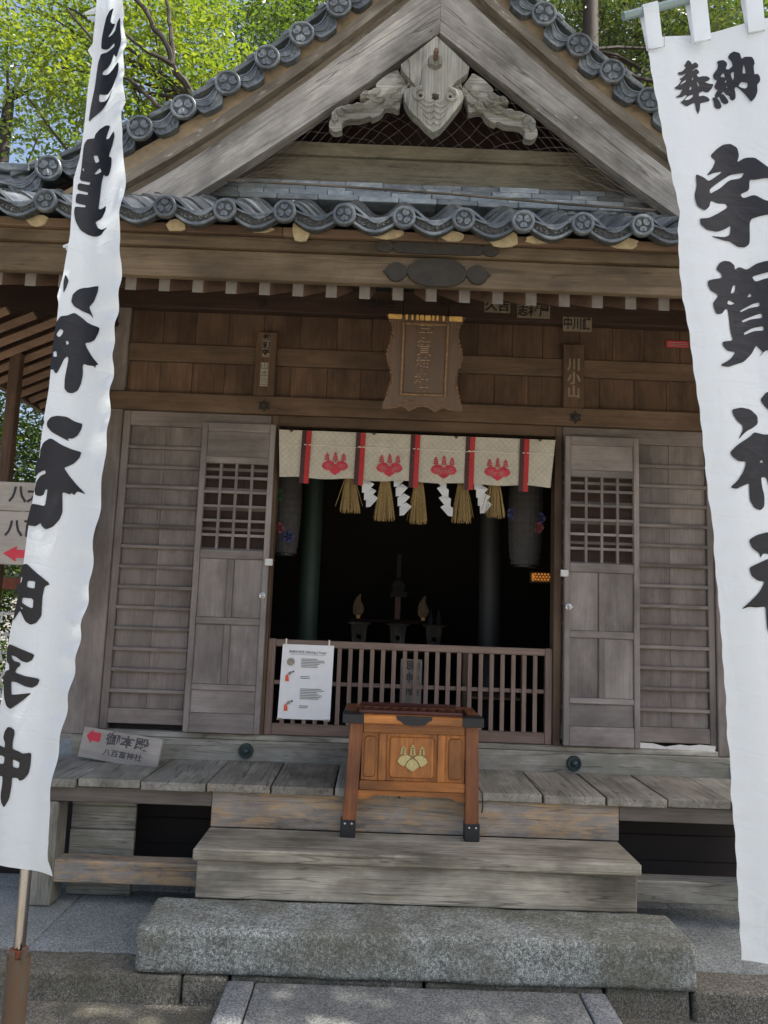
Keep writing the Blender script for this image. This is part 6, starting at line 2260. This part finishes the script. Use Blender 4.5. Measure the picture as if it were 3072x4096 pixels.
# bright tree behind the left roof
tree('bright yellow green tree with dark forked limbs behind the left roof', (-2.0, 4.6, 0.2), (-2.75, 4.2, 8.4), 0.16,
     [([(-2.75, 4.2, 8.2), (-2.95, 4.1, 8.6), (-3.15, 4.0, 8.85), (-3.25, 4.0, 9.1), (-3.5, 4.0, 9.5), (-3.9, 4.0, 10.1)], 0.06, 0.025),
      ([(-2.75, 4.2, 8.0), (-3.17, 4.0, 8.2), (-3.45, 4.0, 8.4), (-3.9, 4.0, 8.8), (-4.6, 4.0, 9.6)], 0.04, 0.015),
      ([(-3.16, 4.0, 8.85), (-3.2, 4.0, 9.35), (-3.35, 4.0, 9.9), (-3.5, 4.0, 10.6)], 0.035, 0.012),
      ([(-3.14, 4.0, 8.85), (-3.45, 3.9, 8.95), (-3.8, 3.8, 9.2), (-4.5, 3.8, 9.9)], 0.03, 0.01),
      ([(-2.4, 4.3, 6.0), (-3.2, 4.2, 7.0), (-4.4, 4.3, 7.6), (-5.2, 4.4, 8.6)], 0.045, 0.012)],
     [(-3.2, 4.8, 9.2, 1.2, 0.9, 0.9), (-4.3, 4.6, 8.4, 1.1, 0.9, 0.8), (-2.4, 5.0, 8.3, 0.9, 0.8, 0.7), (-5.0, 4.8, 9.6, 1.1, 0.9, 0.8), (-3.8, 4.9, 10.3, 1.3, 0.9, 0.8), (-4.6, 4.9, 7.3, 1.0, 0.8, 0.6), (-3.4, 5.0, 7.5, 1.0, 0.7, 0.6)],
     620, 26, 0.1, 'leaf_bright', 3, cl_r=0.16)
tree('tall paler tree at the far left above the tiled ridge', (-7.2, 8.0, 0.0), (-7.4, 8.0, 11.0), 0.24,
     [([(-7.3, 8, 7.0), (-6.4, 7.8, 8.3), (-5.6, 7.7, 9.8)], 0.08, 0.02), ([(-7.3, 8, 8.5), (-8.3, 7.8, 9.6), (-9, 7.7, 11)], 0.07, 0.02)],
     [(-7.4, 8, 11.5, 1.7, 1.4, 1.2), (-6.0, 8, 9.6, 1.4, 1.2, 0.8), (-8.2, 8, 8.6, 1.2, 1.2, 0.8), (-6.2, 8, 13.0, 1.8, 1.2, 1.0), (-7.0, 8, 7.0, 1.3, 1.0, 0.6), (-8.6, 8, 6.0, 1.3, 1.0, 0.8)],
     360, 24, 0.13, 'leaf_mid', 5, cl_r=0.24)
tree('second bright tree leaning over the middle of the left roof', (-4.2, 8.6, 0.0), (-3.6, 8.2, 12.0), 0.2,
     [([(-3.8, 8.3, 9), (-2.9, 8.0, 10.5), (-2.2, 7.9, 12)], 0.06, 0.02)],
     [(-3.5, 8.4, 12.3, 1.7, 1.2, 1.2), (-1.9, 8.2, 12.6, 1.4, 1.0, 1.2), (-2.2, 8.4, 10.9, 1.2, 1.0, 0.8), (-4.6, 8.4, 10.4, 1.1, 1.0, 0.7), (-3.2, 8.6, 13.8, 1.8, 1.2, 0.8)],
     430, 26, 0.12, 'leaf_mid', 7, cl_r=0.22)
tree('dark leafy tree behind the ridge, left of the gable peak', (-0.9, 9.0, 0.0), (-0.8, 9.0, 13.0), 0.2,
     [([(-0.8, 9.0, 11), (-1.4, 9.0, 12.4)], 0.06, 0.02)],
     [(-1.0, 9.2, 13.0, 1.3, 1.0, 1.6), (-0.2, 9.2, 14.0, 1.3, 1.0, 1.4), (-1.9, 9.4, 14.3, 1.4, 1.0, 1.1)],
     620, 28, 0.11, 'leaf_dark', 9, cl_r=0.22)
tree('dark evergreen with a thick trunk behind the right side of the gable', (2.9, 6.0, 0.0), (2.85, 6.0, 12.5), 0.28,
     [([(2.85, 6, 10.3), (3.5, 6, 10.5), (4.4, 6.0, 10.3)], 0.06, 0.025), ([(2.8, 6, 10.8), (2.3, 6, 11.3), (1.8, 6, 12.2)], 0.06, 0.03), ([(2.85, 6, 9.6), (3.4, 6, 9.2), (4.2, 6.0, 9.4)], 0.04, 0.02)],
     [(4.1, 6.6, 10.0, 1.1, 0.8, 0.9), (3.1, 6.6, 9.4, 0.9, 0.7, 0.5), (5.2, 6.8, 10.8, 1.2, 0.8, 1.0), (4.2, 6.8, 12.0, 1.4, 0.8, 0.9), (2.3, 6.8, 12.0, 1.2, 0.8, 0.9), (4.6, 6.6, 8.6, 1.1, 0.8, 0.7)],
     1000, 26, 0.1, 'leaf_dark', 13, cl_r=0.2)
tree('sparser mid green tree furthest right behind the wide banner', (6.4, 10.0, 0.0), (6.4, 10.0, 15.0), 0.2,
     [([(6.4, 10, 11), (5.4, 10, 12.5)], 0.06, 0.02)],
     [(5.6, 10.0, 13.6, 1.9, 1.2, 1.5), (7.2, 10.0, 15.2, 1.8, 1.2, 1.4), (4.0, 10.2, 15.5, 1.9, 1.2, 1.4), (5.2, 10, 11.6, 1.4, 1.0, 0.8), (4.6, 10.5, 13.2, 1.4, 1.0, 0.9)],
     900, 24, 0.14, 'leaf_mid', 17, cl_r=0.26)
tree('low green tree seen under the left eave beyond the post', (-8.2, 9.0, 0.0), (-8.0, 9.0, 3.6), 0.14,
     [([(-8, 9, 2.6), (-7.2, 9, 3.4)], 0.04, 0.02)],
     [(-8.0, 9.0, 4.6, 1.8, 1.0, 1.1), (-6.4, 9.4, 4.2, 1.5, 1.0, 1.1), (-9.5, 9.4, 4.4, 1.5, 1.0, 1.1), (-7.4, 9.4, 2.6, 2.2, 1.0, 1.0), (-7.2, 10.0, 6.2, 2.0, 1.0, 0.8), (-7.4, 9.6, 0.9, 2.4, 1.0, 0.9)],
     1300, 24, 0.13, 'leaf_mid', 21, cl_r=0.24)
def gap(cc):
    # leaf clusters cut away along sun rays to light slab and left banner
    k = (cc[:, 2] - 0.2) / math.tan(R(SUN_EL))
    gx_ = cc[:, 0] - k * math.cos(R(SUN_AZ))
    gy_ = cc[:, 1] - k * math.sin(R(SUN_AZ))
    a = ((gx_ - 0.1) / 1.1) ** 2 + ((gy_ + 2.25) / 0.72) ** 2 > 1
    t_ = np.clip((-1.7 - gx_) / 1.6, 0, 1)
    b = (np.abs(gy_ - (-2.85 + 0.4 * t_)) > 0.35) | (gx_ > -1.5) | (gx_ < -3.6) | (np.sin(cc[:, 0] * 9 + cc[:, 1] * 7) > 0.7)
    return a & b


# unseen canopy added to shade the forecourt, right of the frame and overhead
tree('unseen spreading tree added to shade the forecourt, right of the banners', (6.6, -3.6, 0.0), (5.6, -3.2, 7.6), 0.3,
     [([(5.8, -3.3, 6.0), (4.4, -2.8, 7.4), (3.0, -2.5, 8.2)], 0.1, 0.03), ([(5.8, -3.3, 6.2), (5.0, -5.0, 7.6), (3.6, -6.0, 8.4)], 0.1, 0.03), ([(5.7, -3.3, 6.6), (6.2, -1.4, 8.0)], 0.08, 0.03)],
     [(4.4, -3.2, 8.4, 2.2, 1.6, 0.9), (2.9, -4.2, 8.9, 1.6, 1.4, 0.7), (5.6, -4.6, 8.6, 1.8, 1.2, 0.9), (5.0, -1.4, 8.6, 2.0, 1.3, 0.8), (3.6, -4.9, 9.0, 1.4, 1.0, 0.7), (6.6, -2.8, 9.2, 1.8, 2.0, 0.9), (2.4, -2.4, 9.6, 1.3, 1.2, 0.5)],
     1500, 22, 0.15, 'leaf_mid', 23, cl_r=0.24, keep=gap)
for i, (bx_, by_, lab) in enumerate(((7.5, 9.0, 'low dark tree filling the gap behind the right side of the hall'), (-13.0, 11.0, 'broad tree standing far out to the left of the grounds'), (12.0, 7.0, 'broad tree standing far out to the right of the grounds'))):
    tree(lab, (bx_, by_, 0.0), (bx_ + 0.2, by_, 4.5), 0.18, [],
         [(bx_, by_, 4.8, 2.6, 1.4, 1.8), (bx_ + 1.4, by_ + 0.5, 2.6, 2.4, 1.2, 1.4), (bx_ - 1.4, by_ + 0.5, 2.4, 2.2, 1.2, 1.4), (bx_ + 0.3, by_, 7.0, 2.2, 1.3, 1.3)],
         900, 22, 0.16, 'leaf_dark', 31 + i, cl_r=0.3)
